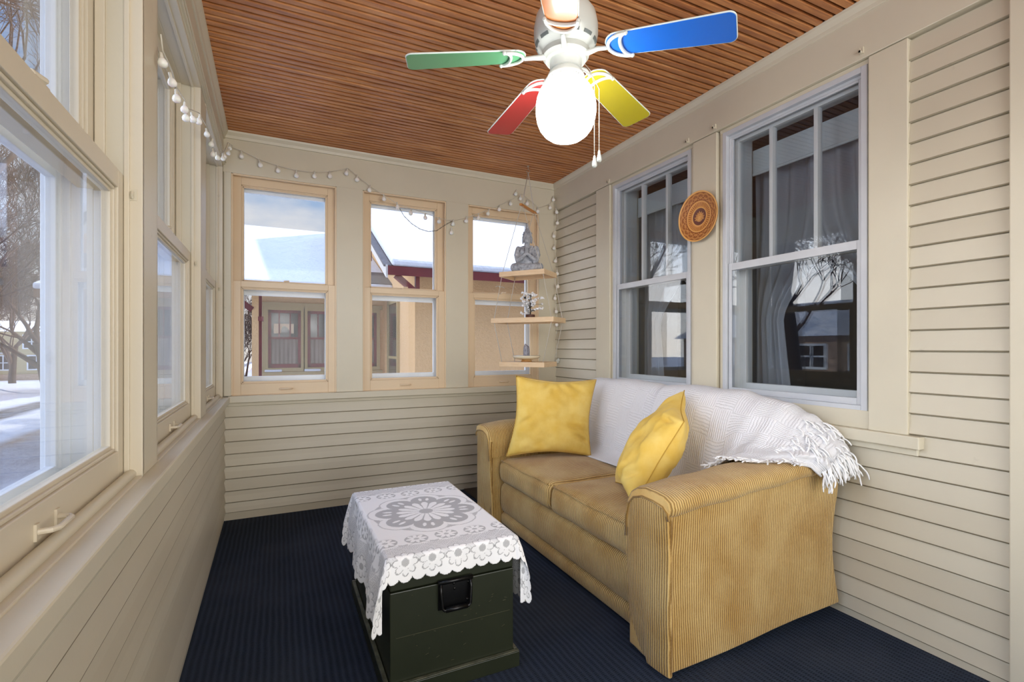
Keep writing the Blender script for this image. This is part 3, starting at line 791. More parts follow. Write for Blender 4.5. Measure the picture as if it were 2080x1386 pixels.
for i, (ex, ey, ez) in enumerate(((1.030, 1.468, 1.862), (1.062, 1.484, 1.892))):
    sx, sy = FX + .056 * (.8 if i == 0 else 1.0), FY - (.055 if i == 0 else .02)
    m = MB(); pts = [(sx, sy, 2.222), (sx + (ex - sx) * .6, sy + (ey - sy) * .6, 2.20), (ex, ey, 2.15), (ex, ey, ez + .03)]
    m.tube(pts, .0011, 5)
    L = 2.15 - ez - .03
    for k in range(int(L / .0058)): m.sphere((ex, ey, 2.15 - k * .0058), .0021, 6, 4)
    ch = m.build('pull_chain', MAT['brass_chain'], fan, smooth=True)
    MB().lathe([(.0015, ez + .034), (.004, ez + .030), (.0055, ez + .018), (.0088, ez + .004), (.0092, ez - .004), (.006, ez - .010), (.001, ez - .011)], (ex, ey, 0), 16).build('pull_knob', MAT['white_enamel'], ch, smooth=True)

# ------------------------------------------------------------------ string lights
SLR = thing('string_lights', (-.30, 3.86, 2.55), 'string of small white globe bulbs along the window heads and down the far right corner', 'string lights')
left = [(1.726, 2.032), (1.866, 2.043), (1.943, 2.027), (2.095, 2.058), (2.125, 2.040), (2.279, 2.10), (2.437, 2.158), (2.696, 2.205), (2.853, 2.217), (2.930, 2.195), (3.141, 2.25), (3.427, 2.346), (3.515, 2.39), (3.623, 2.452), (3.725, 2.521)]
far = [(-0.235, 2.529), (-0.12, 2.487), (-0.007, 2.466), (0.113, 2.448), (0.235, 2.462), (0.342, 2.478), (0.46, 2.517), (0.536, 2.48), (0.628, 2.415), (0.738, 2.36), (0.843, 2.309), (0.947, 2.272), (1.066, 2.25), (1.183, 2.233), (1.303, 2.224), (1.29, 2.152), (1.417, 2.263), (1.528, 2.302), (1.615, 2.349), (1.721, 2.398), (1.83, 2.462), (1.879, 2.553), (1.926, 2.517), (1.992, 2.482), (2.102, 2.426), (2.227, 2.473), (2.262, 2.551)]
farw = [(-0.29, 2.58), (-0.236, 2.568), (-0.12, 2.523), (-0.007, 2.5), (0.113, 2.485), (0.239, 2.49), (0.345, 2.512), (0.472, 2.556), (0.636, 2.442), (0.848, 2.33), (0.959, 2.31), (1.08, 2.281), (1.191, 2.258), (1.302, 2.252), (1.419, 2.287), (1.621, 2.382), (1.836, 2.492), (1.943, 2.561), (2.002, 2.53), (2.112, 2.46), (2.23, 2.505), (2.268, 2.575)]
corner = [(2.279, 3.838, 2.433), (2.279, 3.825, 2.33), (2.262, 3.86, 2.216), (2.264, 3.86, 2.107), (2.279, 3.86, 1.99), (2.279, 3.829, 1.871), (2.279, 3.819, 1.754), (2.275, 3.86, 1.649), (2.279, 3.845, 1.528), (2.279, 3.838, 1.408)]
cab = MB()
w = [(-.307, y, z + .035) for y, z in left]
cab.tube([(-.307, 1.70, 2.10)] + w + [(-.29, 3.85, 2.585)] + [(x, 3.872, z) for x, z in farw] + [(2.285, 3.86, 2.45)] + [(x + .006, y + .005, z + .03) for x, y, z in corner] + [(2.29, 3.86, 1.2), (2.292, 3.86, 1.02)], .0022, 6)
cab.build('cable', MAT['wire'], SLR, smooth=True)
lp = [(0.851, 2.315), (0.894, 2.246), (0.957, 2.19), (1.025, 2.154), (1.095, 2.141), (1.165, 2.156), (1.232, 2.208), (1.30, 2.252)]
m = MB(); dn = []
for (a, b) in zip(lp[:-1], lp[1:]):
    for k in range(8): dn.append(Vector((a[0] + (b[0] - a[0]) * k / 8, 3.873, a[1] + (b[1] - a[1]) * k / 8)))
for s2 in (0, PI): m.tube([p + Vector((0, .0022 * math.cos(i * .9 + s2), .0022 * math.sin(i * .9 + s2))) for i, p in enumerate(dn)], .0017, 5)
m.build('twisted_loop', MAT['wire_dark'], SLR, smooth=True)
B0 = None
def bulb(x, y, z, scl=1.0):
    global B0
    if B0 is None:
        m = MB(); m.lathe([(.004, .018), (.008, .015), (.0135, .008), (.0168, -.002), (.0150, -.011), (.009, -.0165), (.001, -.018)], (0, 0, 0), 14); b = m.build('bulb', MAT['bulb'], None, smooth=True)
        s = MB(); s.lathe([(.003, .038), (.0055, .036), (.0065, .018), (.0055, .014)], (0, 0, 0), 10); q = s.build('socket', MAT['wire'], None, smooth=True, auto=50)
        B0 = (b.data, q.data); b.parent = SLR; q.parent = b
    else:
        b = bpy.data.objects.new('bulb', B0[0]); q = bpy.data.objects.new('socket', B0[1]); COL.objects.link(b); COL.objects.link(q); b.parent = SLR; q.parent = b
    b.location = Vector((x, y, z)) - Vector(WLOC[SLR.name]); b.scale = (scl, scl, scl)
    b.rotation_euler = (rnd.uniform(-.25, .25), rnd.uniform(-.25, .25), 0)
for y, z in left: bulb(-.307 if y < 3.6 else -.295, y, z, .80)
for x, z in far: bulb(x, 3.868, z)
for x, y, z in corner: bulb(x, y, z)
m = MB(); m.lathe([(.001, .012), (.010, .010), (.017, .002), (.018, -.004)], (0, 0, 0), 20, axis='x')
m.v = [(2.298 + p[0] if True else 0, 3.842 + p[1], 1.085 + p[2]) for p in m.v]
m.box(2.272, 2.30, 3.836, 3.848, 1.06, 1.085)
tag(m.build('adhesive_hook', MAT['white_enamel'], loc=(2.30, 3.842, 1.085), smooth=True, auto=40), 'round white adhesive hook on the clapboards behind the lowest hanging tray', 'hook')

# ------------------------------------------------------------------ hanging tray shelf
HX, HY = 1.853, 3.579
fd = Vector((.615, -.788, 0)); sd = Vector((.788, .615, 0)); HC = Vector((HX, HY, 0))
m = MB(); m.lathe([(.009, ZC), (.010, ZC - .004), (.003, ZC - .008)], (HX, HY, 0), 14)
pts = [(HX, HY, ZC - .004), (HX, HY, ZC - .03)]
for k in range(13):
    a = PI / 2 - (2 * PI * .78) * k / 12
    pts.append((HX + .9 * .014 * math.cos(a) * .9, HY - .014 * math.cos(a) * .43, ZC - .044 + .014 * math.sin(a)))
m.tube(pts, .0022, 8)
tag(m.build('ceiling_hook', MAT['steel'], smooth=True, loc=(HX, HY, ZC), auto=50), 'small steel screw hook in the wood ceiling above the hanging shelf', 'hook')
sh = thing('hanging_shelf', (HX, HY, 1.04), 'three tier hanging wooden tray shelf on grey ropes in the far right corner', 'shelf')
TD = .27
def tray(w, zt, th=.040):
    o = MB(); rim = .012
    def P(a, b, z): q = HC + fd * a + sd * b; return (q.x, q.y, z)
    def bx(a0, a1, b0, b1, z0, z1):
        o.hexa([P(a0, b0, z0), P(a1, b0, z0), P(a1, b1, z0), P(a0, b1, z0), P(a0, b0, z1), P(a1, b0, z1), P(a1, b1, z1), P(a0, b1, z1)])
    h, t = w / 2, TD / 2
    bx(-h, h, -t, -t + rim, zt - th, zt); bx(-h, h, t - rim, t, zt - th, zt); bx(-h, -h + rim, -t + rim, t - rim, zt - th, zt); bx(h - rim, h, -t + rim, t - rim, zt - th, zt)
    bx(-h + rim, h - rim, -t + rim, t - rim, zt - .010, zt - .002)
    return o.build('tray', MAT['pine'], sh, bevel=.002)
ZT = (1.817, 1.440, 1.083); WT = (.40, .555, .40)
for z, w in zip(ZT, WT): tray(w, z)
m = MB()
def P(a, b, z): q = HC + fd * a + sd * b; return (q.x, q.y, z)
b0, b1 = -TD / 2, TD / 2; zb = 2.335
m.hexa([P(-.011, b0 - .012, zb), P(.011, b0 - .012, zb), P(.011, b1 + .012, zb), P(-.011, b1 + .012, zb), P(-.011, b0 - .012, zb + .016), P(.011, b0 - .012, zb + .016), P(.011, b1 + .012, zb + .016), P(-.011, b1 + .012, zb + .016)])
m.build('spreader_bar', MAT['pine_dark'], sh, bevel=.002)
for sg in (-1, 1):
    for b in (b0 + .015, b1 - .015):
        pts = [P(0, 0, ZC - .055), P(sg * .004, b, zb + .008)] + [P(sg * (w / 2 - .020), b, z - .02) for w, z in zip(WT, ZT)]
        pts[-1] = P(sg * (WT[2] / 2 - .02), b, ZT[2] - .012)
        MB().tube(pts, .0024, 7).build('rope', MAT['cord_grey'], sh, smooth=True)
m = MB(); q = Vector(P(-(.2 - .02) - .022, b0 + .015, 1.70)); m.tube([q, q + Vector((-.02, .01, .006)), q + Vector((-.03, .014, -.004))], .0022, 6); m.tube([q, q + Vector((.02, -.012, -.004)), q + Vector((.035, -.02, -.012))], .0022, 6); m.sphere(q, .007, 8, 6)
m.build('rope_knot', MAT['cord_grey'], sh, smooth=True)

# --- seated stone figure
def blobs(parts):
    m = MB()
    for p in parts:
        if p[0] == 's': m.sphere(p[1], p[2], 20, 14, p[3] if len(p) > 3 else None)
        else: m.tube(p[1], p[2], 14); [m.sphere(q, r, 12, 8) for q, r in ((p[1][0], p[2][0]), (p[1][-1], p[2][-1]))]
    return m
S = 1.0
pp = []
def loc(p): # figure faces -fd x sd => towards the room, rotated with the tray
    fw = Vector((-.52, -.854, 0)); rt = Vector((.854, -.52, 0))      # forward (facing), and to the viewer's right
    q = Vector((1.842, 3.575, ZT[0])) + rt * p[0] + fw * p[1]; return (q.x, q.y, ZT[0] + p[2])
RZ = Matrix.Rotation(math.atan2(-.52, .854), 3, 'Z')
def sp(c, r): pp.append(('s', loc(c), r, RZ))
def tb(pts, r): pp.append(('t', [loc(p) for p in pts], r))
# crossed legs
tb([(-.035, .00, .035), (-.085, .035, .034), (-.112, .045, .032)], [.036, .036, .030])
tb([(.035, .00, .035), (.085, .035, .034), (.112, .045, .032)], [.036, .036, .030])
tb([(-.112, .045, .030), (-.06, .082, .028), (.01, .090, .030), (.05, .088, .032)], [.029, .026, .021, .017])
tb([(.112, .045, .030), (.06, .086, .028), (-.01, .094, .028), (-.05, .090, .026)], [.029, .026, .021, .016])
sp((0, .03, .020), (.11, .075, .020))
# torso
sp((0, -.005, .075), (.066, .046, .055)); sp((0, -.004, .130), (.072, .040, .055)); sp((-.062, .004, .105), (.022, .028, .045)); sp((.062, .004, .105), (.024, .030, .05)); sp((0, -.008, .172), (.078, .034, .026))
sp((-.030, .022, .150), (.032, .022, .026)); sp((.030, .022, .150), (.032, .022, .026))
# arms to joined palms
tb([(-.078, -.006, .170), (-.092, .010, .125), (-.082, .030, .085)], [.024, .022, .019])
tb([(.078, -.006, .170), (.092, .010, .125), (.082, .030, .085)], [.025, .023, .021])
tb([(-.082, .030, .085), (-.045, .055, .098), (-.012, .066, .122)], [.019, .016, .012])
tb([(.082, .030, .085), (.045, .055, .098), (.012, .066, .122)], [.021, .018, .012])
sp((-.007, .068, .142), (.0075, .013, .028)); sp((.007, .068, .142), (.0075, .013, .028))
for k, dx in enumerate((-.010, .010)):
    tb([(dx, .066, .15), (dx * .5, .068, .178)], [.006, .004])
# shawl folds over one shoulder and across the lap
tb([(.070, .016, .182), (.048, .034, .150), (.055, .036, .095), (.06, .040, .055)], [.010, .010, .011, .009])
tb([(.045, .026, .185), (.022, .040, .140), (.026, .040, .09)], [.007, .008, .008])
for k in range(7):
    x = -.06 + .02 * k; tb([(x, .100, .024), (x * .8, .104, .004)], [.009, .010])
# neck, head, ears, face, topknot
tb([(0, -.004, .185), (0, -.002, .215)], [.024, .022])
sp((0, .000, .248), (.036, .038, .047)); sp((0, .004, .232), (.030, .034, .030)); sp((0, -.006, .272), (.039, .038, .030))
sp((0, .035, .246), (.0055, .008, .013)); sp((0, .038, .240), (.008, .006, .005))
sp((-.014, .032, .255), (.010, .006, .0035)); sp((.014, .032, .255), (.010, .006, .0035)); sp((-.014, .032, .262), (.012, .005, .0025)); sp((.014, .032, .262), (.012, .005, .0025))
sp((0, .034, .227), (.010, .005, .0032)); sp((0, .031, .216), (.010, .007, .006))
for sx in (-1, 1): tb([(sx * .037, -.002, .258), (sx * .040, .000, .236), (sx * .037, .004, .214)], [.007, .006, .007])
for k in range(60):
    a = rnd.uniform(0, 2 * PI); el = rnd.uniform(.15, 1.3)
    sp((.039 * math.cos(a) * math.cos(el), -.006 + .039 * math.sin(a) * math.cos(el), .272 + .031 * math.sin(el)), (.0062, .0062, .0062)) if not (math.sin(a) > .55 and el < .5) else None
sp((0, -.008, .305), (.022, .022, .018)); sp((0, -.008, .326), (.012, .012, .018)); sp((0, -.008, .346), (.006, .006, .013))
st = blobs(pp).build('stone_statue', MAT['stone'], smooth=True, loc=loc((0, 0, 0)))
rm = st.modifiers.new('fuse', 'REMESH'); rm.mode = 'VOXEL'; rm.voxel_size = .0024; rm.use_smooth_shade = True
sm = st.modifiers.new('soften', 'SMOOTH'); sm.iterations = 2; sm.factor = .4
st.scale = (.95, .95, 1.13)
tag(st, 'grey stone statue of a cross-legged figure with joined palms on the top hanging tray', 'statue')

# --- crystal chip tree
tx, ty, tz = 1.870, 3.575, ZT[1]
ct = thing('crystal_tree', (tx, ty, tz), 'small tree of white crystal chips on a brown wooden base, middle hanging tray', 'ornament')
MB().lathe([(.038, tz), (.040, tz + .004), (.039, tz + .028), (.036, tz + .031), (.001, tz + .031)], (tx, ty, 0), 28).build('base', MAT['brown_base'], ct, smooth=True, auto=40)
m = MB(); tips = []
tr = [(tx, ty, tz + .028), (tx + .004, ty, tz + .06), (tx - .002, ty, tz + .10), (tx + .006, ty, tz + .15), (tx + .003, ty, tz + .20)]
m.tube(tr, [.006, .005, .0045, .0035, .0025], 7)
RT = Vector((.903, -.43, 0))
for k in range(30):
    t = rnd.uniform(.18, 1.0); i = min(3, int(t * 4)); p0 = Vector(tr[i]).lerp(Vector(tr[i + 1]), t * 4 - i)
    a = rnd.uniform(0, 2 * PI); ln = rnd.uniform(.06, .135) * (1.2 - .55 * t)
    dr = Vector((math.cos(a), math.sin(a) * .7, rnd.uniform(-.1, .9))).normalized()
    p1 = p0 + dr * ln * .6; p2 = p0 + dr * ln + Vector((0, 0, rnd.uniform(-.015, .012)))
    m.tube([p0, p1, p2], [.002, .0015, .001], 5); tips += [(p2, 0), (p1.lerp(p2, .6), 1), (p1, 2), (p1.lerp(p0, .35), 2)]
m.build('wire_trunk', MAT['tree_wire'], ct, smooth=True)
def chipmesh(mat, seed):
    r2 = random.Random(seed); bm = bmesh.new(); bmesh.ops.create_icosphere(bm, subdivisions=1, radius=1)
    for v in bm.verts: v.co *= r2.uniform(.6, 1.15)
    me = bpy.data.meshes.new('chip'); bm.to_mesh(me); bm.free(); me.materials.append(mat); return me
CW = [chipmesh(MAT['chip_white'], s) for s in range(4)]; CB = chipmesh(MAT['chip_black'], 9)
rnd.shuffle(tips)
for k, (p, q) in enumerate(tips[:98]):
    blk = k % 16 == 5
    o = bpy.data.objects.new('crystal_chip', CB if blk else CW[k % 4]); COL.objects.link(o); o.parent = ct
    if blk: o['label'] = 'black crystal chip'
    o.location = p + Vector((rnd.uniform(-.006, .006), rnd.uniform(-.006, .006), rnd.uniform(-.006, .006))) - Vector((tx, ty, tz))
    s = rnd.uniform(.0095, .0155); o.scale = (s * rnd.uniform(.7, 1.3), s, s * rnd.uniform(.7, 1.3)); o.rotation_euler = (rnd.uniform(0, 6), rnd.uniform(0, 6), 0)

# --- dish and crystal point
dx, dy, dz = 1.835, 3.575, ZT[2]
m = MB().lathe([(.046, dz), (.044, dz + .010), (.034, dz + .014), (.05, dz + .018), (.095, dz + .026), (.112, dz + .038), (.114, dz + .048), (.108, dz + .051), (.095, dz + .044), (.05, dz + .034), (.001, dz + .032)], (dx, dy, 0), 48)
tag(m.build('onyx_dish', MAT['onyx'], smooth=True, loc=(dx, dy, dz), auto=60), 'cream and amber banded stone dish on a foot, lowest hanging tray', 'dish')
m = MB(); z0 = dz + .0335
ring = lambda r, z, tw=0, ox=0, oy=0: [(dx + ox + r * math.cos(PI / 3 * k + .3 + tw), dy + oy + r * .85 * math.sin(PI / 3 * k + .3 + tw), z) for k in range(6)]
vs = ring(.029, z0) + ring(.030, z0 + .05) + ring(.027, z0 + .088) + [(dx - .012, dy, z0 + .118)]
m.add(vs, [tuple(range(6))[::-1]] + [(i, (i + 1) % 6, (i + 1) % 6 + 6, i + 6) for i in range(6)] + [(i + 6, (i + 1) % 6 + 6, (i + 1) % 6 + 12, i + 12) for i in range(6)] + [(12 + i, 12 + (i + 1) % 6, 18) for i in range(6)])
tag(m.build('crystal_point', MAT['tower'], loc=(dx, dy, z0), bevel=.002), 'grey banded crystal point standing in the stone dish', 'crystal')

# ------------------------------------------------------------------ carved wall plate
pc = (XR - .03, 2.160, 1.984); PR = .150
NR, NA = 90, 360
vs, col, fs = [], [], []
C1, C2, C3, C4 = [np.array(lin(c)[:3]) for c in ((226, 172, 100), (196, 124, 54), (112, 50, 24), (108, 62, 52))]
def plate_fn(r, a):
    """returns relief height 0..1 and colour"""
    if r > .94: return .95, C1
    if r > .62:
        ph = a * 18 / (2 * PI); q = abs((ph % 1) - .5) * 2
        rr = (r - .62) / .32
        sc = .83 + .07 * math.cos(2 * PI * ph)
        h = .45
        for off, wd in ((sc, .035), (sc - .12, .03)):
            if abs(rr - off) < wd: h = .9
        pet = abs(rr - .18 - .36 * (1 - q) ** .8); pet2 = abs(rr - .50 + .36 * (1 - q) ** .8)
        if pet < .035 or pet2 < .035: h = .85
        if abs(rr - .30) < .05 and q > .7: h = .85
        if rr > sc + .05: h = .5
        return h, (C1 * .55 + C2 * .45 if h > .8 else C2 * .35 + C3 * .65)
    if r > .585: return .95, C1
    if r > .37:
        rr = (r - .37) / .215; ph = a * 40 / (2 * PI); q = abs((ph % 1) - .5) * 2
        h = .25 if (q > .62 and .2 < rr < .85) else .6
        if abs(rr - .92) < .05 or rr < .1: h = .75
        return h, (C2 * .7 + C1 * .3 if h > .5 else C3 * .7 + C2 * .3)
    if r > .335: return .9, C1
    x, y = r * math.cos(a) / .335, r * math.sin(a) / .335
    y += .28
    h = 0; 
    for ang, ln, wd in ((0, .98, .20), (.36, .92, .18), (-.36, .92, .18), (.75, .88, .17), (-.75, .88, .17), (1.2, .84, .15), (-1.2, .84, .15), (1.62, .74, .13), (-1.62, .74, .13), (2.15, .42, .13), (-2.15, .42, .13), (2.8, .36, .12), (-2.8, .36, .12)):
        u = x * math.sin(ang) + y * math.cos(ang); v = x * math.cos(ang) - y * math.sin(ang)
        if 0 < u < ln:
            e = abs(v) / (wd * math.sin(PI * (u / ln) ** .8) + 1e-6)
            if e < 1: h = max(h, .95 if e > .68 else .35)
            if h == .35 and abs(v) < .012: h = .8
    return (h, C1 * .8 + C2 * .2) if h > .7 else ((h, C2 * .6 + C3 * .4) if h > 0 else (.05, C4))
for i in range(NR + 1):
    r = i / NR
    for k in range(NA):
        a = 2 * PI * k / NA
        h, c = plate_fn(r, a + PI / 2)
        # dished plate leaning a little away at the top
        bow = .020 * r * r
        # local: x out of wall (towards -X), y across, z up; a measured from up
        yy, zz = -PR * r * math.sin(a), PR * r * math.cos(a)
        vs.append((pc[0] - .006 - bow - .0035 * h + .0, pc[1] + yy, pc[2] + zz)); col.append(c)
for i in range(NR):
    for k in range(NA): fs.append((i * NA + k, i * NA + (k + 1) % NA, (i + 1) * NA + (k + 1) % NA, (i + 1) * NA + k))
o0 = len(vs)
for (r, dxx) in ((1.0, .0), (.96, .012), (.6, .024), (.0, .026)):
    for k in range(NA):
        a = 2 * PI * k / NA; vs.append((pc[0] - .0265 + dxx, pc[1] - PR * r * math.sin(a), pc[2] + PR * r * math.cos(a))); col.append(C1 if r > .97 else C3)
seq = [NR * NA, o0, o0 + NA, o0 + 2 * NA, o0 + 3 * NA]
for s0, s1 in zip(seq[:-1], seq[1:]):
    for k in range(NA): fs.append((s0 + k, s0 + (k + 1) % NA, s1 + (k + 1) % NA, s1 + k))
def attr_build(mb, col, name, mat, **kw):
    o = mb.build(name, mat, **kw)
    at = o.data.color_attributes.new('pattern', 'FLOAT_COLOR', 'POINT')
    at.data.foreach_set('color', np.c_[np.array(col, dtype=np.float32), np.ones(len(col), dtype=np.float32)].ravel())
    return o
m = MB(); m.add(vs, fs)
# the front centre ring of vertices coincide; keep as is
o = attr_build(m, col, 'wall_plate', MAT['carved'], smooth=True, loc=pc)
tag(o, 'round carved terracotta plate with a lotus, hung between the two house windows', 'plate')

# ------------------------------------------------------------------ sofa
sofa = thing('loveseat', (1.78, 2.28, 0), 'gold ribbed corduroy loveseat against the house wall', 'sofa')
CX, CY_ = MAT['cord_x'], MAT['cord_y']
def zt(x): return .668 + .074 * (x - 1.27) / 1.0
def arm(o, s):
    sec = [(.004, -.078), (-.012, -.068), (-.019, -.045), (-.010, -.020), (.020, -.005), (.07, .003), (.13, .004), (.18, -.008), (.220, -.034), (.243, -.075), (.250, -.13), (.250, -.20), (.20, -.20), (.02, -.085)]
    m = MB(); xs = [1.258, 1.262, 1.275, 1.30] + list(np.linspace(1.36, 2.2, 14)) + [2.24, 2.262, 2.27]
    n = len(sec)
    for i, x in enumerate(xs):
        k = {0: .86, 1: .93, 2: .985}.get(i, {len(xs) - 1: .90, len(xs) - 2: .97}.get(i, 1.0))
        wv = .003 * math.sin(x * 23)
        m.v += [(x, o + s * (.115 + (t - .115) * k), zt(x) - .07 + (dz + .07) * k + wv) for t, dz in sec]
    for i in range(len(xs) - 1):
        for k in range(n): m.f.append((i * n + k, i * n + (k + 1) % n, (i + 1) * n + (k + 1) % n, (i + 1) * n + k))
    m.f.append(tuple(range(n))[::-1]); m.f.append(tuple(range((len(xs) - 1) * n, len(xs) * n)))
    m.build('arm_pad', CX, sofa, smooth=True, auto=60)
    def puff(P, p):
        t = (P.x - 1.27) / 1.0
        if p[2] < 0: P.z += .045 * max(0, t) * (-p[2])
        else: P.z += (zt(P.x) - zt(1.27)) * p[2]
        zf = (P.z - .05) / .55
        P.x -= (.030 * math.sin(PI * min(1, max(0, zf)))) * max(0, p[0])
        if p[1] * s < 0: P.y += s * (.012 * math.sin(PI * min(1, max(0, zf))) - .004 * math.sin(P.x * 9))
        return P
    a, b = sorted((o + s * .012, o + s * .238))
    MB().rbox(1.270, 2.268, a, b, .012, .60, .010, 8, puff).build('arm_side', CX, sofa, smooth=True)
    def puff2(P, p):
        if p[0] < 0: P.x -= .012 * (1 - p[1] ** 2)
        if p[2] > 0: P.z -= .05 * max(0, p[1] * s) ** 2 * p[2] - .0
        if p[2] < 0 and p[1] * s > 0: P.x += .020 * (-p[2])
        return P
    a, b = sorted((o + s * .004, o + s * .246))
    MB().rbox(1.262, 1.282, a, b, .006, .628, .0095, 8, puff2).build('arm_front', CY_, sofa, smooth=True)
    # welt cord round the front panel
    pts = [(1.256, o + s * t, zt(1.258) + dz) for t, dz in ((.002, -.09), (.006, -.066), (.03, -.048), (.08, -.040), (.14, -.038), (.19, -.054), (.222, -.088), (.236, -.14), (.240, -.22))]
    MB().tube(pts, .0055, 8).build('welt', CX, sofa, smooth=True)
arm(1.335, 1); arm(3.228, -1)
def bulge(P, p):
    P.x -= .016 * (1 - p[2] ** 2) if p[0] < 0 else 0; return P
MB().rbox(1.345, 1.45, 1.585, 2.99, .098, .302, .03, 10, bulge).build('front_rail', CY_, sofa, smooth=True)
MB().rbox(1.352, 1.45, 1.585, 2.99, .012, .108, .022, 10, bulge).build('skirt_rail', CY_, sofa, smooth=True)
def seat(y0, y1):
    def pf(P, p):
        u, v = p[0], p[1]
        if p[2] > 0: P.z += .030 * (1 - u * u) * (1 - v * v) * p[2] + .004 * noise.noise(Vector((P.x * 5, P.y * 5, 1)))
        if p[0] < 0: P.x -= .014 * (1 - p[2] ** 2) * (1 - .3 * v * v); P.x += .010 * noise.noise(Vector((0, P.y * 6, P.z * 9)))
        return P
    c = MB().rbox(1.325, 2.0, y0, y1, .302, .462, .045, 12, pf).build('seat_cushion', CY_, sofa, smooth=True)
    MB().tube([(1.42, y0 + .004, .437), (1.36, y0 + .008, .443), (1.334, y0 + .030, .447)] + [(1.329 + .002 * math.sin(k), y0 + .03 + (y1 - y0 - .06) * k / 10, .450 + .003 * math.sin(k * .9)) for k in range(11)] + [(1.334, y1 - .030, .447), (1.36, y1 - .008, .443), (1.42, y1 - .004, .437)], .005, 8).build('welt', CY_, c, smooth=True)
seat(1.592, 2.298); seat(2.306, 2.978)
def bk(P, p):
    if p[2] < 0: P.z += .05
    return P
MB().rbox(2.06, 2.268, 1.36, 3.2, .012, .80, .05, 8, bk).build('back_frame', CX, sofa, smooth=True)
def bc(y0, y1, dx=0):
    def pf(P, p):
        P.x += (P.z - .46) * .20
        if p[0] < 0: P.x -= .03 * (1 - p[1] ** 2) * (1 - p[2] ** 2)
        if p[2] > 0: P.z += .012 * (1 - p[1] ** 2)
        return P
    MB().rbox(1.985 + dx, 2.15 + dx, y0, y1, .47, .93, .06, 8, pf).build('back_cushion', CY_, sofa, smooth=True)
bc(1.62, 2.29, 0); bc(2.31, 2.97, 0)

# ------------------------------------------------------------------ throw blanket
KY = [3.10, 2.98, 2.65, 2.36, 2.285, 2.24, 2.0, 1.74, 1.62, 1.52, 1.43, 1.345, 1.305, 1.285]
front = [(1.83, .492), (1.90, .498), (1.945, .530), (1.965, .62), (1.985, .74), (2.02, .86), (2.075, .945), (2.145, .975), (2.215, .958), (2.262, .90)]
def sh(l, dx, dz): return [(x + dx * (1 - .5 * i / 9), z + dz * (i / 9)) for i, (x, z) in enumerate(l)]
armS = [(1.79, .716), (1.85, .722), (1.90, .734), (1.95, .765), (2.0, .815), (2.045, .865), (2.095, .910), (2.15, .935), (2.215, .925), (2.264, .885)]
arm2 = [(1.82, .718), (1.875, .724), (1.925, .738), (1.975, .758), (2.025, .792), (2.07, .832), (2.115, .868), (2.165, .890), (2.22, .885), (2.266, .85)]
arm3 = [(1.93, .722), (1.975, .734), (2.015, .744), (2.055, .758), (2.095, .778), (2.13, .798), (2.165, .816), (2.2, .826), (2.238, .818), (2.27, .79)]
arm4 = [(2.02, .700), (2.05, .722), (2.08, .738), (2.11, .752), (2.14, .764), (2.17, .774), (2.2, .780), (2.23, .776), (2.255, .762), (2.276, .74)]
arm5 = [(2.06, .660), (2.085, .676), (2.11, .690), (2.135, .702), (2.16, .712), (2.185, .720), (2.21, .722), (2.235, .716), (2.258, .704), (2.276, .69)]
KS = [sh(front, .01, -.06), sh(front, .0, -.015), sh(front, .0, 0), sh(front, .005, -.012), sh(front, .035, -.035), sh(front, -.03, -.014), sh(front, -.035, 0), sh(front, -.025, -.004), [(x * .5 + a * .5 - .02, z * .25 + b * .75) for (x, z), (a, b) in zip(front, armS)], armS, arm2, arm3, arm4, arm5]
KS = np.array(KS); KYa = np.array(KY)
def thr(u, v):
    y = KY[0] + (KY[-1] - KY[0]) * u
    # spend more samples near the arm end
    j = int(np.searchsorted(-KYa, -y, side='right') - 1); j = max(0, min(len(KY) - 2, j))
    t = (KY[j] - y) / (KY[j] - KY[j + 1]); t = t * t * (3 - 2 * t)
    s = KS[j] * (1 - t) + KS[j + 1] * t
    f = v * 9; i = min(8, int(f)); a = f - i
    def g(k): return s[max(0, min(9, k))]
    p = .5 * ((2 * g(i)) + (-g(i - 1) + g(i + 1)) * a + (2 * g(i - 1) - 5 * g(i) + 4 * g(i + 1) - g(i + 2)) * a * a + (-g(i - 1) + 3 * g(i) - 3 * g(i + 1) + g(i + 2)) * a ** 3)
    nz = noise.noise(Vector((y * 4.5, v * 4, 3))) * .012 + noise.noise(Vector((y * 11, v * 9, 8))) * .006
    edge = min(1, v * 6)
    yy = y
    if v < .35 and y < 1.7: yy = y + .01 * math.sin(v * 30)
    return (p[0] - .012 + nz * edge * .8, yy, p[1] + .002 + .010 * edge + nz * .5 * edge)
throw = thing('throw_blanket', (2.1, 2.2, .49), 'white basketweave knit throw with fringe draped over the sofa back', 'blanket')
m = MB().grid(thr, 200, 60, uv=lambda u, v: (u * 1.85, v * .80 + .12 * u))
tb_ = m.build('knit_cloth', MAT['throw'], throw, smooth=True, recalc=False)
so = tb_.modifiers.new('thick', 'SOLIDIFY'); so.thickness = .008; so.offset = -1
m = MB(); r3 = random.Random(5)
def strand(p, d, ln, lay):
    pts = [Vector(p)]; v = Vector(d)
    for k in range(6):
        v = v + Vector((r3.uniform(-.35, .35), r3.uniform(-.35, .35), -.25 if not lay else r3.uniform(-.12, .08)))
        v.normalize(); q = pts[-1] + v * ln / 6
        if lay:
            # lie on the arm top
            base = zt(q.x) + .006 + r3.uniform(0, .006)
            if 1.335 < q.y < 1.56: q.z = max(base, q.z) if q.z > base else base
        pts.append(q)
    m.tube(pts, [.0034] * 6 + [.0026], 5)
for k in range(75):                                    # along the front hem over the arm
    u = r3.uniform(.80, .985); p = thr(u, 0.0)
    strand((p[0] + .004, p[1], p[2] + .002), (-.7, r3.uniform(-.5, .3), .05), r3.uniform(.03, .06), True)
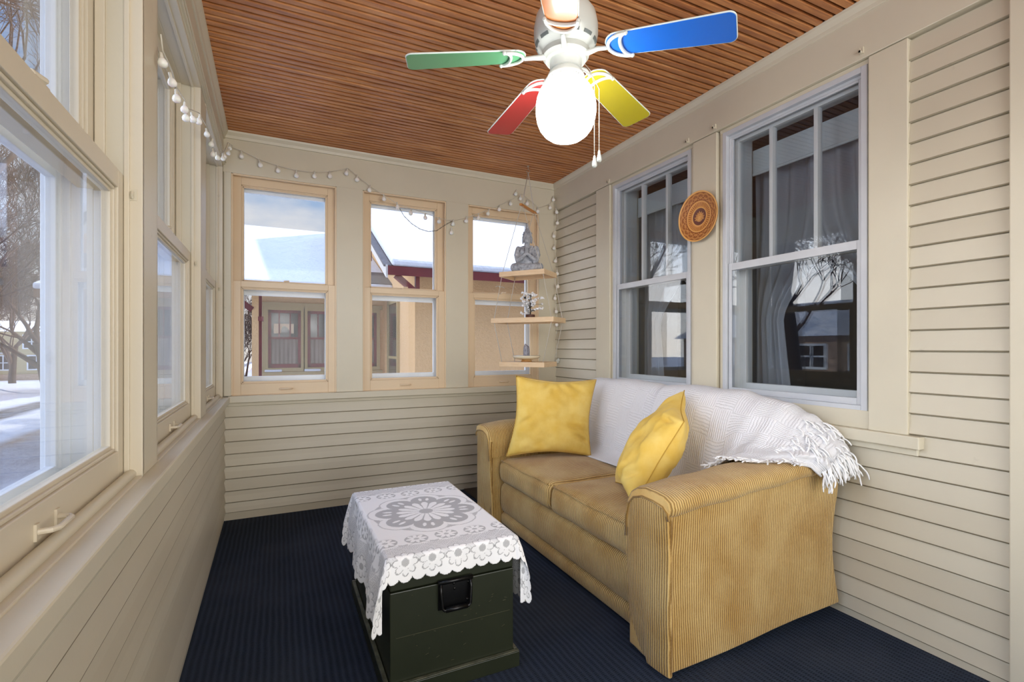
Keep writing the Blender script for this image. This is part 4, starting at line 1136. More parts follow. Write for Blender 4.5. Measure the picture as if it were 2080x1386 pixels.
for k in range(110):                                   # at the end, hanging over the back corner of the arm
    v = r3.uniform(.05, 1.0); p = thr(1.0, v)
    strand(p, (r3.uniform(-.2, .35), r3.uniform(-.6, .1), -.5), r3.uniform(.05, .11), False)
for k in range(60):
    u = r3.uniform(.93, 1.0); v = r3.uniform(.2, .95); p = thr(u, v)
    strand((p[0], p[1], p[2] + .006), (r3.uniform(-.6, .6), -.6, .15), r3.uniform(.03, .07), False)
m.build('fringe', MAT['yarn'], throw, smooth=True)['kind'] = 'stuff'

# ------------------------------------------------------------------ velvet pillows
def pillow(name, c, T, label, seed, folds):
    BLc, BRc, TRc, TLc = [Vector(p) for p in c]
    cen = (BLc + BRc + TRc + TLc) / 4
    nr = ((BRc - BLc).cross(TLc - BLc)).normalized()
    N = 44
    def fn(sgn):
        def f(u, v):
            a, b = 2 * u - 1, 2 * v - 1
            # pull the sides in between the corners
            ua = a * (1 - .12 * (1 - abs(b) ** 1.6) * abs(a) ** 1.5); vb = b * (1 - .12 * (1 - abs(a) ** 1.6) * abs(b) ** 1.5)
            uu, vv = (ua + 1) / 2, (vb + 1) / 2
            P = BLc * (1 - uu) * (1 - vv) + BRc * uu * (1 - vv) + TRc * uu * vv + TLc * (1 - uu) * vv
            t = T * ((1 - a * a) * (1 - b * b)) ** .42 * (1 - .12 * b)
            e = (1 - a * a) * (1 - b * b)
            w = noise.noise(Vector((a * 1.6 + seed, b * 1.6, sgn))) * .020 + noise.noise(Vector((a * 4 + seed, b * 4, sgn * 2))) * .009 + noise.noise(Vector((a * 9 + seed, b * 9, sgn * 2))) * .003
            for (fa, fb, ang, ln, amp) in folds:
                x, y = a - fa, b - fb; s = x * math.cos(ang) + y * math.sin(ang); q = -x * math.sin(ang) + y * math.cos(ang)
                if sgn > 0: w -= amp * math.exp(-(q / .045) ** 2) * math.exp(-(s / ln) ** 2) - amp * .5 * math.exp(-((q - .1) / .06) ** 2) * math.exp(-(s / ln) ** 2)
            return P + nr * (sgn * (t + w * min(1, e * 6)))
        return f
    m = MB(); m.grid(fn(1), N, N); m.grid(fn(-1), N, N)
    o = m.build(name, MAT['velvet'], smooth=True, loc=cen)
    bm = bmesh.new(); bm.from_mesh(o.data); bmesh.ops.remove_doubles(bm, verts=bm.verts, dist=.0004); bmesh.ops.recalc_face_normals(bm, faces=bm.faces); bm.to_mesh(o.data); bm.free()
    for p in o.data.polygons: p.use_smooth = True
    f1 = fn(1); rim = []
    for k in range(N): rim.append(f1(k / N, 0))
    for k in range(N): rim.append(f1(1, k / N))
    for k in range(N): rim.append(f1(1 - k / N, 1))
    for k in range(N + 1): rim.append(f1(0, 1 - k / N))
    MB().tube(rim, .0024, 6).build('seam', MAT['velvet_seam'], o, smooth=True)
    tag(o, label, 'pillow'); return o
def toward(p, s): return (p[0] * s, p[1] * s, 1.2 + (p[2] - 1.2) * s)
p1 = [(1.363, 3.0, .48), (1.879, 2.721, .48), (2.0, 2.83, .974), (1.42, 2.92, 1.013)]
p1 = [(1.340, 2.900, .487), (1.835, 2.655, .492), (1.975, 2.792, .979), (1.413, 2.905, 1.014)]
pillow('throw_pillow', p1, .085, 'mustard velvet pillow propped flat against the far sofa arm', 2.0,
       [(.72, -.32, 2.75, .38, .034), (.85, -.62, 2.5, .32, .028), (.78, -.05, 2.9, .25, .018), (.1, .84, -.9, .20, .018), (-.25, .86, -1.9, .18, .016), (.40, .86, -.7, .24, .016), (-.7, -.1, .5, .2, .012)])
p2 = [(1.60, 2.09, .490), (1.428, 1.735, .487), (1.715, 1.722, .852), (1.985, 1.99, .968)]
pillow('throw_pillow', p2, .115, 'mustard velvet pillow seen on edge beside the near sofa arm', 6.0,
       [(.7, .75, .3, .3, .024), (.35, -.80, 1.1, .3, .028), (.75, -.55, .8, .28, .022), (-.2, -.85, 1.5, .25, .02)])

# ------------------------------------------------------------------ green trunk
tk = thing('trunk', (.57, 2.07, 0), 'dark green painted wooden chest used as a low table', 'trunk')
TX0, TX1, TY0, TY1, TZ = .338, .800, 1.668, 2.480, .487
m = MB()
m.box(TX0, TX1, TY0, TY1, .01, .366)
m.build('body', MAT['trunk'], tk, bevel=.003)
m = MB(); m.box(TX0 + .001, TX1 - .001, TY0 + .001, TY1 - .001, .3695, TZ); m.build('lid', MAT['trunk'], tk, bevel=.004)
for (a, b, c, d) in ((TX0 - .018, TX1 + .018, TY0 - .018, TY0 - .0005), (TX0 - .018, TX1 + .018, TY1 + .0005, TY1 + .018), (TX0 - .018, TX0 - .0005, TY0, TY1), (TX1 + .0005, TX1 + .018, TY0, TY1)):
    m = MB()
    m.hexa([(a, c, 0), (b, c, 0), (b, d, 0), (a, d, 0), (a, c, .056), (b, c, .056), (b, d, .056), (a, d, .056)])
    o = m.build('base_moulding', MAT['trunk'], tk, bevel=.002)
    x = MB(); x.box(a + .002, b - .002, c + .002, d - .002, .0562, .060); x.build('worn_top_edge', MAT['trunk_edge'], o, bevel=.001)
m = MB()                                                    # split line of the two front planks and scratches
m.box(TX0 + .02, TX1 - .015, TY0 - .0008, TY0 + .001, .2098, .2104)
for k in range(26):
    x, z = rnd.uniform(TX0 + .03, TX1 - .03), rnd.uniform(.08, .37); l = rnd.uniform(.002, .012); a = rnd.uniform(-.5, .5)
    m.hexa([(x, TY0 - .0006, z), (x + l, TY0 - .0006, z + l * a), (x + l, TY0 + .0005, z + l * a), (x, TY0 + .0005, z), (x, TY0 - .0006, z + .0008), (x + l, TY0 - .0006, z + l * a + .0008), (x + l, TY0 + .0005, z + l * a + .0008), (x, TY0 + .0005, z + .0008)])
m.build('scratches', M('bare scratched wood', (92, 88, 64), .7), tk)
hx, hz = .567, .322
m = MB(); m.rbox(hx - .062, hx + .062, TY0 - .005, TY0 - .0005, hz - .050, hz + .050, .002, 3)
hp = m.build('handle_plate', MAT['black_metal'], tk, smooth=True, auto=40)
m = MB()
for sx, sz in ((-.05, .032), (.05, .032), (-.046, -.036), (.046, -.030), (-.004, .036), (-.002, .018)): m.sphere((hx + sx, TY0 - .0055, hz + sz), (.005, .003, .005), 10, 6)
m.build('rivets', MAT['black_metal'], hp, smooth=True)
m = MB(); m.tube([(hx - .064, TY0 - .011, hz + .050), (hx + .064, TY0 - .011, hz + .050)], .0085, 12)
m.tube([(hx - .055, TY0 - .012, hz + .050), (hx - .056, TY0 - .020, hz + .02), (hx - .052, TY0 - .024, hz - .035), (hx - .046, TY0 - .025, hz - .043), (hx + .046, TY0 - .025, hz - .043), (hx + .052, TY0 - .024, hz - .035), (hx + .056, TY0 - .020, hz + .02), (hx + .055, TY0 - .012, hz + .050)], .0055, 10)
m.tube([(hx - .040, TY0 - .025, hz - .043), (hx + .040, TY0 - .025, hz - .043)], .0085, 12)
m.build('bail', MAT['black_metal'], hp, smooth=True)
# other end handle, same hardware
m = MB(); m.rbox(hx - .062, hx + .062, TY1 + .0005, TY1 + .005, hz - .05, hz + .05, .002, 3); m.build('handle_plate', MAT['black_metal'], tk, smooth=True, auto=40)

# ------------------------------------------------------------------ lace table cover
CW2 = .5                                                     # half size of the square cloth
ccx, ccy = .574, 2.072
def lace(s, t):
    """0 dense white .. 1 open grey; s across, t along, metres from the centre"""
    es, et = CW2 - abs(s), CW2 - abs(t)
    e = min(es, et); along = t if es < et else s
    # centre medallion
    R = math.hypot(s, t); th = math.atan2(t, s) + .2
    lob = abs(math.cos(4 * th))
    Ro = .150 + .062 * lob ** .6
    out = 0.0
    if R < .248:
        if R < .034: return .62 if R < .030 else .1
        pet = .125 * (.55 + .45 * abs(math.cos(8 * th)) ** .5)
        if R < pet and abs(math.cos(8 * th)) > .30: return .0
        if R < Ro:
            # two small white leaves in each lobe
            a = ((th / (PI / 4) + .5) % 1 - .5) * (PI / 4)
            for da in (-.10, .10):
                x = R * math.cos(a - da) - .163; y = R * math.sin(a - da)
                if (x / .020) ** 2 + (y / .0075) ** 2 < 1: return 0.0
            return .66
        if abs(R - Ro - .030 - .012 * (1 - lob)) < .0028: return .5
        a8 = ((th / (PI / 4)) % 1 - .5)
        if abs(a8) < .16 and .206 < R < .226 and abs(a8) < (R - .200) * 7: return .55
        return .03
    if e >= .275: return .03
    # row of small flowers
    if .165 < e < .275:
        L = .115; q = ((along / L + .5) % 1 - .5) * L; y = e - .215
        r = math.hypot(q, y * 1.1); a = math.atan2(y, q)
        if r < .010: return .5
        if r < .044:
            if r < .040 * (.45 + .55 * abs(math.cos(4 * a))) : return 0.0
            return .62 if y < .028 else .25
        arc = .172 + .012 * math.cos(2 * PI * along / L)
        if abs(e - arc) < .0025: return .45
        if e < arc + .016 and abs(((along / L) % 1 - .5) * L) < .017 and e > arc + .004: return .5
        return .04
    if .118 < e <= .165:                                     # net
        u, v = (along + e) / .0085, (along - e) / .0085
        return .12 if (abs(u % 1 - .5) < .17 or abs(v % 1 - .5) < .17) else .62
    # border flowers
    L = .094; q = ((along / L + .5) % 1 - .5) * L; y = e - .066
    r = math.hypot(q, y); a = math.atan2(y, q)
    if r < .0135: return .72 if (int((q + .1) / .0022) + int((y + .1) / .0022)) % 2 else .55
    pr2 = .046 * (.35 + .65 * abs(math.cos(4 * a + PI / 2 * 0)) ** .38)
    if r < pr2 - .0035: return .06 if r > .02 else .02
    if r < pr2 + .0005: return .85
    if e > .062: return .5 if ((along + e) / .006) % 1 < .5 else .1
    return .02
NG = 380
def drape(s, t):
    hx2, hy2 = (TX1 - TX0) / 2 + .004, (TY1 - TY0) / 2 + .004
    tcx, tcy = (TX0 + TX1) / 2, (TY0 + TY1) / 2
    x, y = ccx + s - tcx, ccy + t - tcy
    a, b = abs(x) - hx2, abs(y) - hy2
    sx, sy = (1 if x > 0 else -1), (1 if y > 0 else -1)
    zt0 = TZ + .003
    nz = noise.noise(Vector((s * 9, t * 9, 0)))
    if a <= 0 and b <= 0: return (tcx + x, tcy + y, zt0 + .0012 * max(0, nz))
    rr = .012
    def fall(d):  # rounded edge then straight down: returns (out, drop)
        if d < rr * PI / 2: return rr * math.sin(d / rr), rr * (1 - math.cos(d / rr))
        return rr, rr + d - rr * PI / 2
    if a > 0 and b <= 0:
        o, d = fall(a); k = min(1, d / .12)
        o += k * (.006 + .012 * math.sin(y * 17 + 1 + sx) + .006 * math.sin(y * 41)) * (1 if sx < 0 else .8) + .02 * k * (d / .3)
        return (tcx + sx * (hx2 + max(.004, o)), tcy + y, zt0 - d)
    if b > 0 and a <= 0:
        o, d = fall(b); k = min(1, d / .1)
        o += k * (.004 + .006 * math.sin(x * 30 + 2))
        return (tcx + x, tcy + sy * (hy2 + max(.004, o)), zt0 - d)
    r = math.hypot(a, b); ph = math.atan2(b, a)               # 0: side flap, 90 deg: front flap
    o, d = fall(r)
    k = min(1, d / .05)
    q = ph / (PI / 2)
    fold = math.sin(PI * q)                                   # pleat standing out from the corner
    lean = fold * .32 * d
    dirx, diry = (.80, .55)
    if q > .5: lean *= .9
    bx = hx2 + (1 - q) * max(.004, min(rr, o) + .010 * k) + q * 0.0
    by = hy2 + q * max(.004, min(rr, o) + .006 * k)
    X = bx + lean * dirx * (1.15 - .5 * q) - q * .0; Y = by + lean * diry * (.35 + .9 * q)
    return (tcx + sx * X, tcy + sy * Y, zt0 - d * (1 - .06 * fold))
vs, col = [], []
WH, GR = np.array(lin((250, 250, 250))[:3]), np.array(lin((140, 140, 142))[:3])
keep = {}
for j in range(NG + 1):
    for i in range(NG + 1):
        s, t = -CW2 + 2 * CW2 * i / NG, -CW2 + 2 * CW2 * j / NG
        vs.append(drape(s, t)); g = lace(s, t); col.append(WH * (1 - g) + GR * g)
fs = []
def sc(al): return .016 * (1 - abs(math.cos(PI * al / .047)) ** .5)
for j in range(NG):
    for i in range(NG):
        s, t = -CW2 + 2 * CW2 * (i + .5) / NG, -CW2 + 2 * CW2 * (j + .5) / NG
        if CW2 - abs(s) < sc(t) or CW2 - abs(t) < sc(s): continue
        fs.append((j * (NG + 1) + i, j * (NG + 1) + i + 1, (j + 1) * (NG + 1) + i + 1, (j + 1) * (NG + 1) + i))
m = MB(); m.add(vs, fs)
o = attr_build(m, col, 'lace_table_cover', MAT['lace'], smooth=True, recalc=False, loc=(ccx, ccy, TZ))
bm = bmesh.new(); bm.from_mesh(o.data); bmesh.ops.delete(bm, geom=[v for v in bm.verts if not v.link_faces], context='VERTS'); bm.to_mesh(o.data); bm.free()
so = o.modifiers.new('thick', 'SOLIDIFY'); so.thickness = .0012; so.offset = 1
tag(o, 'white floral lace cover with scalloped edge draped over the green chest', 'tablecloth')

tag(MB().box(1.40, 2.02, 3.32, 3.885, 0, .012).build('floor_mat', MAT['brown_mat'], loc=(1.7, 3.6, 0), bevel=.004), 'small brown mat on the floor between the loveseat and the far wall', 'mat')

# ------------------------------------------------------------------ outside: ground
def gz(x, y):
    z = -.62
    d = max(0, math.hypot(x + 2, y) - 22)
    z -= min(2.1, d * .045)
    def bank(c, w, h):
        return h * math.exp(-((x - c) / w) ** 2) * (1 + .6 * noise.noise(Vector((x * .9, y * .9, 2))))
    if y > -60:
        z += bank(-5.6, .7, .12) + bank(-8.3, .3, .10) + bank(-13.6, 1.0, .5)
        if x < -14.5: z += .25 * noise.noise(Vector((x * .25, y * .25, 0)))
        if -6.6 < x < -4.9 or x < -13: z += .07 * noise.noise(Vector((x * 3, y * 3, 5)))
    return z
gx = [-140, -100, -70, -50, -36, -28, -22, -18] + list(np.arange(-16, -2.9, .16)) + [-2.4, -1.6, -.62]
gy = [-60, -40, -25, -15, -8, -4] + list(np.arange(-2, 26, .3)) + [27, 29, 32, 36, 41, 48, 58, 70, 85, 110, 150]
m = MB(); nxg = len(gx)
m.v = [(x, y, gz(x, y)) for y in gy for x in gx]
m.f = [(j * nxg + i, j * nxg + i + 1, (j + 1) * nxg + i + 1, (j + 1) * nxg + i) for j in range(len(gy) - 1) for i in range(nxg - 1)]
m.build('floor_outdoors', MAT['ground'], smooth=True, kind='structure', recalc=False)
m = MB(); gx2 = [-.62, 2, 4, 8, 16, 30, 60, 120]; gy2 = [4.09, 5, 6, 7, 8, 12, 20, 40, 80, 150]
m.v = [(x, y, -.62 - min(2.1, max(0, math.hypot(x + 2, y) - 22) * .045)) for y in gy2 for x in gx2]; nxg = len(gx2)
m.f = [(j * nxg + i, j * nxg + i + 1, (j + 1) * nxg + i + 1, (j + 1) * nxg + i) for j in range(len(gy2) - 1) for i in range(nxg - 1)]
m.build('floor_side_yard', MAT['snow'], smooth=True, kind='structure', recalc=False)

# ------------------------------------------------------------------ neighbour's house
NB = thing('neighbor_house', (3, 10, -.6), 'tan stucco house with maroon trim and snow covered roof beyond the far windows', 'house')
WX, WYF, WYR = 2.03, 8.0, 10.6
m = MB()
m.box(WX, 9.5, WYF, 15.5, -.62, 2.62)
m.add([(WX, WYF, 2.62), (WX, 18.4, 2.62), (WX, 13.2, 5.02), (9.5, WYF, 2.62), (9.5, 18.4, 2.62), (9.5, 13.2, 5.02)], [(0, 2, 1), (3, 4, 5), (0, 3, 5, 2), (1, 2, 5, 4)])
m.build('wall', MAT['stucco'], NB)
m = MB(); m.box(-.40, WX, WYR, 16, -.62, 2.45); m.build('porch_wall', MAT['stucco'], NB)
m = MB(); m.box(-.445, -.335, 9.95, 10.07, -.62, 2.36); m.build('corner_post', MAT['stucco'], NB)
m = MB(); m.box(-.335, -.285, 9.98, 10.07, -.62, 2.3); m.box(-.345, -.26, 9.93, 10.1, 1.68, 1.76); m.build('post_trim', MAT['house_trim'], NB)
def brace(p, q, w=.05, d=.12):
    p, q = Vector(p), Vector(q); dr = (q - p).normalized(); up = dr.cross(Vector((0, 1, 0))).normalized() * w; yv = Vector((0, d / 2, 0))
    m = MB(); m.hexa([p - up - yv, p + up - yv, p + up + yv, p - up + yv, q - up - yv, q + up - yv, q + up + yv, q - up + yv]); return m
brace((-.44, 10.0, 1.88), (-1.0, 10.0, 2.34)).build('brace', MAT['house_trim'], NB)
# roofs: snow slabs with maroon eave boards
sl = .49
def slab(mb, x0, x1, y0, z0, y1, z1, t0, t1):
    mb.hexa([(x0, y0, z0 + t0), (x1, y0, z0 + t0), (x1, y1, z1 + t0), (x0, y1, z1 + t0), (x0, y0, z0 + t1), (x1, y0, z0 + t1), (x1, y1, z1 + t1), (x0, y1, z1 + t1)])
m = MB(); slab(m, 1.50, 10, 7.58, 2.44, 13.2, 2.44 + 5.62 * sl, -.06, .0); slab(m, 1.50, 10, 18.8, 2.44, 13.2, 2.44 + 5.62 * sl, -.06, .0); m.build('roof_deck', MAT['soffit'], NB)
m = MB(); slab(m, 1.56, 10, 7.56, 2.44, 13.2, 2.44 + 5.62 * sl, .004, .13); slab(m, 1.56, 10, 18.8, 2.44, 13.2, 2.44 + 5.62 * sl, .004, .13); m.build('roof_snow', MAT['snow'], NB, bevel=.04)
m = MB(); m.box(1.50, 10, 7.545, 7.58, 2.315, 2.45); m.build('eave_board', MAT['house_trim'], NB)
m = MB(); slab(m, 1.47, 1.50, 7.56, 2.44, 13.2, 2.44 + 5.62 * sl, -.17, .02); slab(m, 1.47, 1.50, 18.8, 2.44, 13.2, 2.44 + 5.62 * sl, -.17, .02); m.build('rake_board', M('pale rake board', (206, 200, 190), .6), NB)
m = MB(); slab(m, 1.44, 1.56, 7.58, 2.44, 13.2, 2.44 + 5.62 * sl, .0, .03); m.build('rake_shingles', MAT['shingle'], NB)
brace((1.97, 7.66, 2.06), (1.64, 7.66, 2.33), .04).build('brace', MAT['house_trim'], NB)
m = MB(); m.box(1.95, 2.01, 7.62, 7.70, 1.98, 2.36); m.build('brace_post', MAT['house_trim'], NB)
m = MB(); m.box(1.50, 1.60, 9.6, 9.74, 2.86, 3.16); m.build('purlin_end', MAT['house_trim'], NB)
m = MB(); m.box(5.0, 5.5, 10.2, 10.4, 3.70, 3.80); m.build('roof_vent', MAT['shingle'], NB)
# porch roof
m = MB(); slab(m, -1.3, WX, 9.75, 2.30, 14.6, 4.32, -.07, 0); m.build('porch_roof_deck', MAT['soffit'], NB)
m = MB(); slab(m, -1.3, WX, 9.72, 2.30, 14.6, 4.32, .004, .11); m.build('porch_roof_snow', MAT['snow'], NB, bevel=.03)
m = MB(); m.box(-1.3, WX, 9.72, 9.75, 2.20, 2.31); m.build('porch_eave_board', MAT['house_trim'], NB)
m = MB(); m.box(-1.3, WX, 9.75, WYR, 2.20, 2.225); m.build('porch_soffit', MAT['soffit'], NB)
m = MB(); slab(m, 1.3, WX, 9.80, 2.335, 10.6, 2.67, .09, .125); m.build('bare_shingles', MAT['shingle'], NB)
def nwin(x0, x1, z0, z1, y, snow=True, bars=2, glow=False):
    m = MB(); t = .07
    for q in ((x0 - t, x0, z0 - t, z1 + t), (x1, x1 + t, z0 - t, z1 + t), (x0, x1, z1, z1 + t), (x0, x1, z0 - t, z0)): m.box(q[0], q[1], y - .05, y + .01, q[2], q[3])
    f = m.build('window', MAT['olive_trim'], NB)
    m = MB(); t = .055; zm = (z0 + z1) / 2 + .02
    for q in ((x0, x0 + t, z0, z1), (x1 - t, x1, z0, z1), (x0, x1, z1 - t, z1), (x0, x1, z0, z0 + t * 1.4), (x0, x1, zm - .02, zm + .02)): m.box(q[0], q[1], y - .04, y - .01, q[2], q[3])
    for k in range(1, bars + 1): xc = x0 + (x1 - x0) * k / (bars + 1); m.box(xc - .010, xc + .010, y - .035, y - .015, zm, z1)
    m.build('sash_frame', MAT['house_trim'], f)
    MB().box(x0, x1, y - .020, y - .016, z0, z1).build('pane', MAT['dark_glass'], f)
    c = MB(); c.grid(lambda u, v: (x0 + .06 + (x1 - x0 - .12) * u, y - .026 + .004 * math.sin(u * 40), z0 + .08 + (zm - z0 - .1) * v), 40, 2); c.build('half_curtain', MAT['lace_curtain'], f, smooth=True, recalc=False)
    if glow:
        MB().box(x0 + .10, x1 - .13, y - .024, y - .022, zm + .09, zm + .28).build('far_window', MAT['sky_gap'], f)
        s = MB(); s.add([(x0 + .22, y - .026, zm + .06), (x0 + .42, y - .026, zm + .06), (x0 + .34, y - .026, zm + .20), (x0 + .28, y - .026, zm + .24), (x0 + .24, y - .026, zm + .20)], [(0, 1, 2, 3, 4)]); s.build('lamp_silhouette', MAT['dark_glass'], f, recalc=False)
    if snow:
        MB().rbox(x0 - .06, x0 + (x1 - x0) * .42, y - .10, y - .0, z0 - .075, z0 - .03, .02, 3).build('sill_snow', MAT['snow'], f, smooth=True)
nwin(-.195, .39, .80, 1.93, WYR, True, 2, True); nwin(.51, 1.10, .80, 1.93, WYR, True); nwin(1.29, 1.86, .80, 1.93, WYR, True)
m = MB(); m.box(-.33, 1.98, WYR - .045, WYR, 2.0, 2.08); m.box(-.33, 1.98, WYR - .06, WYR, .66, .72); m.box(-.33, -.27, WYR - .04, WYR, .7, 2.0); m.build('window_band', MAT['olive_trim'], NB)
# tall side window in the wall return
m = MB(); m.box(WX - .05, WX + .01, 9.12, 9.20, .0, 2.14); m.box(WX - .05, WX + .01, 10.0, 10.08, .0, 2.14); m.box(WX - .05, WX + .01, 9.2, 10.0, 2.05, 2.14); m.box(WX - .05, WX + .01, 9.2, 10.0, 0, .06); m.box(WX - .04, WX + .01, 9.2, 10.0, .98, 1.03)
f = m.build('window', MAT['olive_trim'], NB)
MB().box(WX - .03, WX - .02, 9.2, 10.0, .06, 2.05).build('pane', MAT['dark_glass'], f)
MB().box(4.2, 4.34, WYF - .03, WYF, 1.35, 1.5).build('wall_vent', MAT['alu'], NB)

# brown front porch further along
PB = thing('front_porch', (-2.4, 11, -.6), 'brown boarded porch with snowy roof seen through the second side window', 'porch')
MB().box(-3.3, -1.62, 10.4, 12.6, -.62, 2.0).build('wall', MAT['porch_brown'], PB)
MB().box(-3.5, -1.5, 10.2, 12.8, 2.0, 2.12).build('eave', MAT['soffit'], PB)
m = MB(); m.hexa([(-3.5, 10.15, 2.12), (-1.5, 10.15, 2.12), (-1.5, 12.8, 2.9), (-3.5, 12.8, 2.9), (-3.5, 10.15, 2.22), (-1.5, 10.15, 2.22), (-1.5, 12.8, 3.0), (-3.5, 12.8, 3.0)]); m.build('roof_snow', MAT['snow'], PB, bevel=.03)
for z in (.4, 1.1): MB().box(-3.3, -1.60, 10.37, 10.4, z, z + .09).build('rail', MAT['olive_trim'], PB)

# ------------------------------------------------------------------ houses across the street
def far_house(name, label, x0, x1, y0, y1, zb, ze, zr, wall, face, porch=True):
    h = thing(name, ((x0 + x1) / 2, (y0 + y1) / 2, zb), label, 'house', 'houses across the street')
    MB().box(x0, x1, y0, y1, zb, ze).build('wall', wall, h)
    m = MB()
    if face == '-y':
        ym = (y0 + y1) / 2; m.add([(x0 - .5, y0 - .5, ze), (x1 + .5, y0 - .5, ze), (x1 - 2, ym, zr), (x0 + 2, ym, zr), (x0 - .5, y1 + .5, ze), (x1 + .5, y1 + .5, ze)], [(0, 1, 2, 3), (5, 4, 3, 2), (1, 5, 2), (4, 0, 3), (0, 4, 5, 1)])
    else:
        xm = (x0 + x1) / 2; m.add([(x1 + .5, y0 - .5, ze), (x1 + .5, y1 + .5, ze), (xm, y1 + .5, zr), (xm, y0 - .5, zr), (x0 - .5, y0 - .5, ze), (x0 - .5, y1 + .5, ze)], [(0, 1, 2, 3), (5, 4, 3, 2), (1, 5, 2), (4, 0, 3), (0, 4, 5, 1)])
    m.build('snowy_roof', MAT['snow'], h)
    return h
def fwin(h, mp, a, b, c, d):
    m = MB(mp); t = .14
    for q in ((a - t, a, c - t, d + t), (b, b + t, c - t, d + t), (a, b, d, d + t), (a, b, c - t, c), ((a + b) / 2 - .05, (a + b) / 2 + .05, c, d), (a, b, (c + d) / 2 - .05, (c + d) / 2 + .05)): m.box(q[0], q[1], -.06, .02, q[2], q[3])
    f = m.build('window', MAT['white_ext'], h); MB(mp).box(a, b, -.02, .0, c, d).build('pane', MAT['dark_glass'], f)
H1 = far_house('yellow_house', 'pale yellow two storey house across the street, seen through the nearest side window', -48, -24.5, 78, 90, -2.9, 3.1, 4.6, MAT['yellow_siding'], '-y')
mp = lambda w, d, z: (w, 78 + d, z)
for x in (-44, -39, -33.6, -30.2, -27.2): fwin(H1, mp, x, x + 1.5, -1.4, .15)
for x in (-43, -36, -31.4, -27.6): fwin(H1, mp, x, x + 1.4, 1.15, 2.6)
m = MB(); m.box(-48, -29.4, 75, 78, .42, .62); m.hexa([(-48.2, 74.8, .62), (-29.2, 74.8, .62), (-29.2, 78, 1.25), (-48.2, 78, 1.25), (-48.2, 74.8, .70), (-29.2, 74.8, .70), (-29.2, 78, 1.4), (-48.2, 78, 1.4)]); m.build('porch_roof', MAT['snow'], H1)
for x in (-47, -41, -35, -29.6): MB().box(x - .1, x + .1, 75, 75.2, -2.9, .45).build('porch_post', MAT['white_ext'], H1)
MB().box(-48, -24.4, 77.7, 78, -2.9, -2.0).build('brick_base', MAT['brick'], H1)
H2 = far_house('ranch_house', 'low brick house with wide snowy roof, mirrored in the big house window', -34, -25, 14, 30, -1.2, 1.9, 4.4, MAT['brick'], '+x')
mp = lambda w, d, z: (-25 - d, w, z)
for y in (15.5, 18.5, 21.5, 25, 27.5): fwin(H2, mp, y, y + 1.6, .0, 1.3)
H3 = far_house('white_house', 'pale two storey house far along the street beyond the trees', -40, -28, -8, 6, -1.2, 3.6, 6.0, MAT['white_ext'], '+x')
mp = lambda w, d, z: (-28 - d, w, z)
for y in (-6, -2, 2.5): fwin(H3, mp, y, y + 1.5, -.1, 1.4); fwin(H3, mp, y, y + 1.4, 2.0, 3.2)

# ------------------------------------------------------------------ bare trees
def tree(x, y, h, r, seed, label, lean=(0, 0), depth=6, spread=.62, first=.3, group='bare trees along the street', name='bare_tree', minr=.008):
    r2 = random.Random(seed); z = gz(x, y) - .1 if x < -.62 else -.7
    t = thing(name, (x, y, z), label, 'tree', group)
    tr, br = MB(), MB()
    def grow(p, d, ln, rad, lev):
        pts = [p]; dd = Vector(d); n = 4 if lev < 3 else 3
        for k in range(n):
            dd = (dd + Vector((r2.uniform(-.16, .16), r2.uniform(-.16, .16), r2.uniform(-.04, .12)))).normalized(); pts.append(pts[-1] + dd * ln / n)
        e = rad * (.62 if lev else .7)
        rs = [max(minr, rad + (e - rad) * k / n) for k in range(n + 1)]
        (tr if lev == 0 else br).tube(pts, rs, 8 if lev < 2 else (5 if lev < 4 else 3), cap=lev == 0)
        if lev >= depth: return
        nb = (4 if lev == 0 else r2.choice((3, 3, 4))) if lev < depth - 1 else 3
        for k in range(nb):
            az = r2.uniform(0, 2 * PI); tl = spread * r2.uniform(.65, 1.35)
            o = dd.orthogonal().normalized(); o = Matrix.Rotation(az, 3, dd) @ o
            nd = (dd * math.cos(tl) + o * math.sin(tl)); nd.z += .10; nd.normalize()
            q = pts[-1] if k < 2 else pts[r2.randint(max(1, n - 2), n)]
            grow(q, nd, ln * r2.uniform(.62, .86), e * r2.uniform(.55, .8), lev + 1)
    grow(Vector((x, y, z)), Vector((lean[0], lean[1], 1)).normalized(), h * first, r, 0)
    tr.build('trunk', MAT['bark'], t, smooth=True); br.build('branches', MAT['twig'], t, smooth=True, recalc=False)
    return t
tree(-5.9, 12.2, 13, .20, 3, 'big bare tree nearest the side windows, its limbs filling the upper panes', (.13, -.02), 7, .56, .27, minr=.0045)
tree(-8.9, 19.0, 12, .20, 11, 'bare tree at the snowbank behind the nearest big tree', (.10, 0), 7, .55, .26, minr=.008)
tree(-11.05, 34.0, 11, .27, 21, 'leaning bare tree with thick dark trunk in front of the yellow house', (-.10, .05), 7, .66, .25, minr=.013)
tree(-16.5, 38.0, 12, .25, 31, 'slim bare tree left of the leaning one in front of the yellow house', (.1, 0), 7, .6, .3, minr=.013)
tree(-22.0, 60.0, 13, .30, 41, 'bare tree far behind the leaning tree beside the yellow house', (0, 0), 6, .6, .3, minr=.02)
tree(-10.8, 10.6, 13, .36, 51, 'forked bare street tree mirrored in the big house window', (.10, .1), 6, .5, .36, minr=.012)
tree(-9.6, 6.2, 12, .28, 61, 'bare street tree with pale trunk opposite the side windows', (.1, -.1), 6, .5, .34, minr=.012)
tree(-19.0, 17.0, 11, .26, 71, 'bare tree in the yard of the low brick house', (0, .1), 6, .6, .3, minr=.016)
tree(-30.0, 106.0, 15, .35, 81, 'bare tree standing behind the yellow house', (0, 0), 6, .65, .3, minr=.03)
tree(-40.0, 106.0, 16, .35, 91, 'large bare tree at the left behind the yellow house', (0, 0), 6, .65, .3, minr=.03)
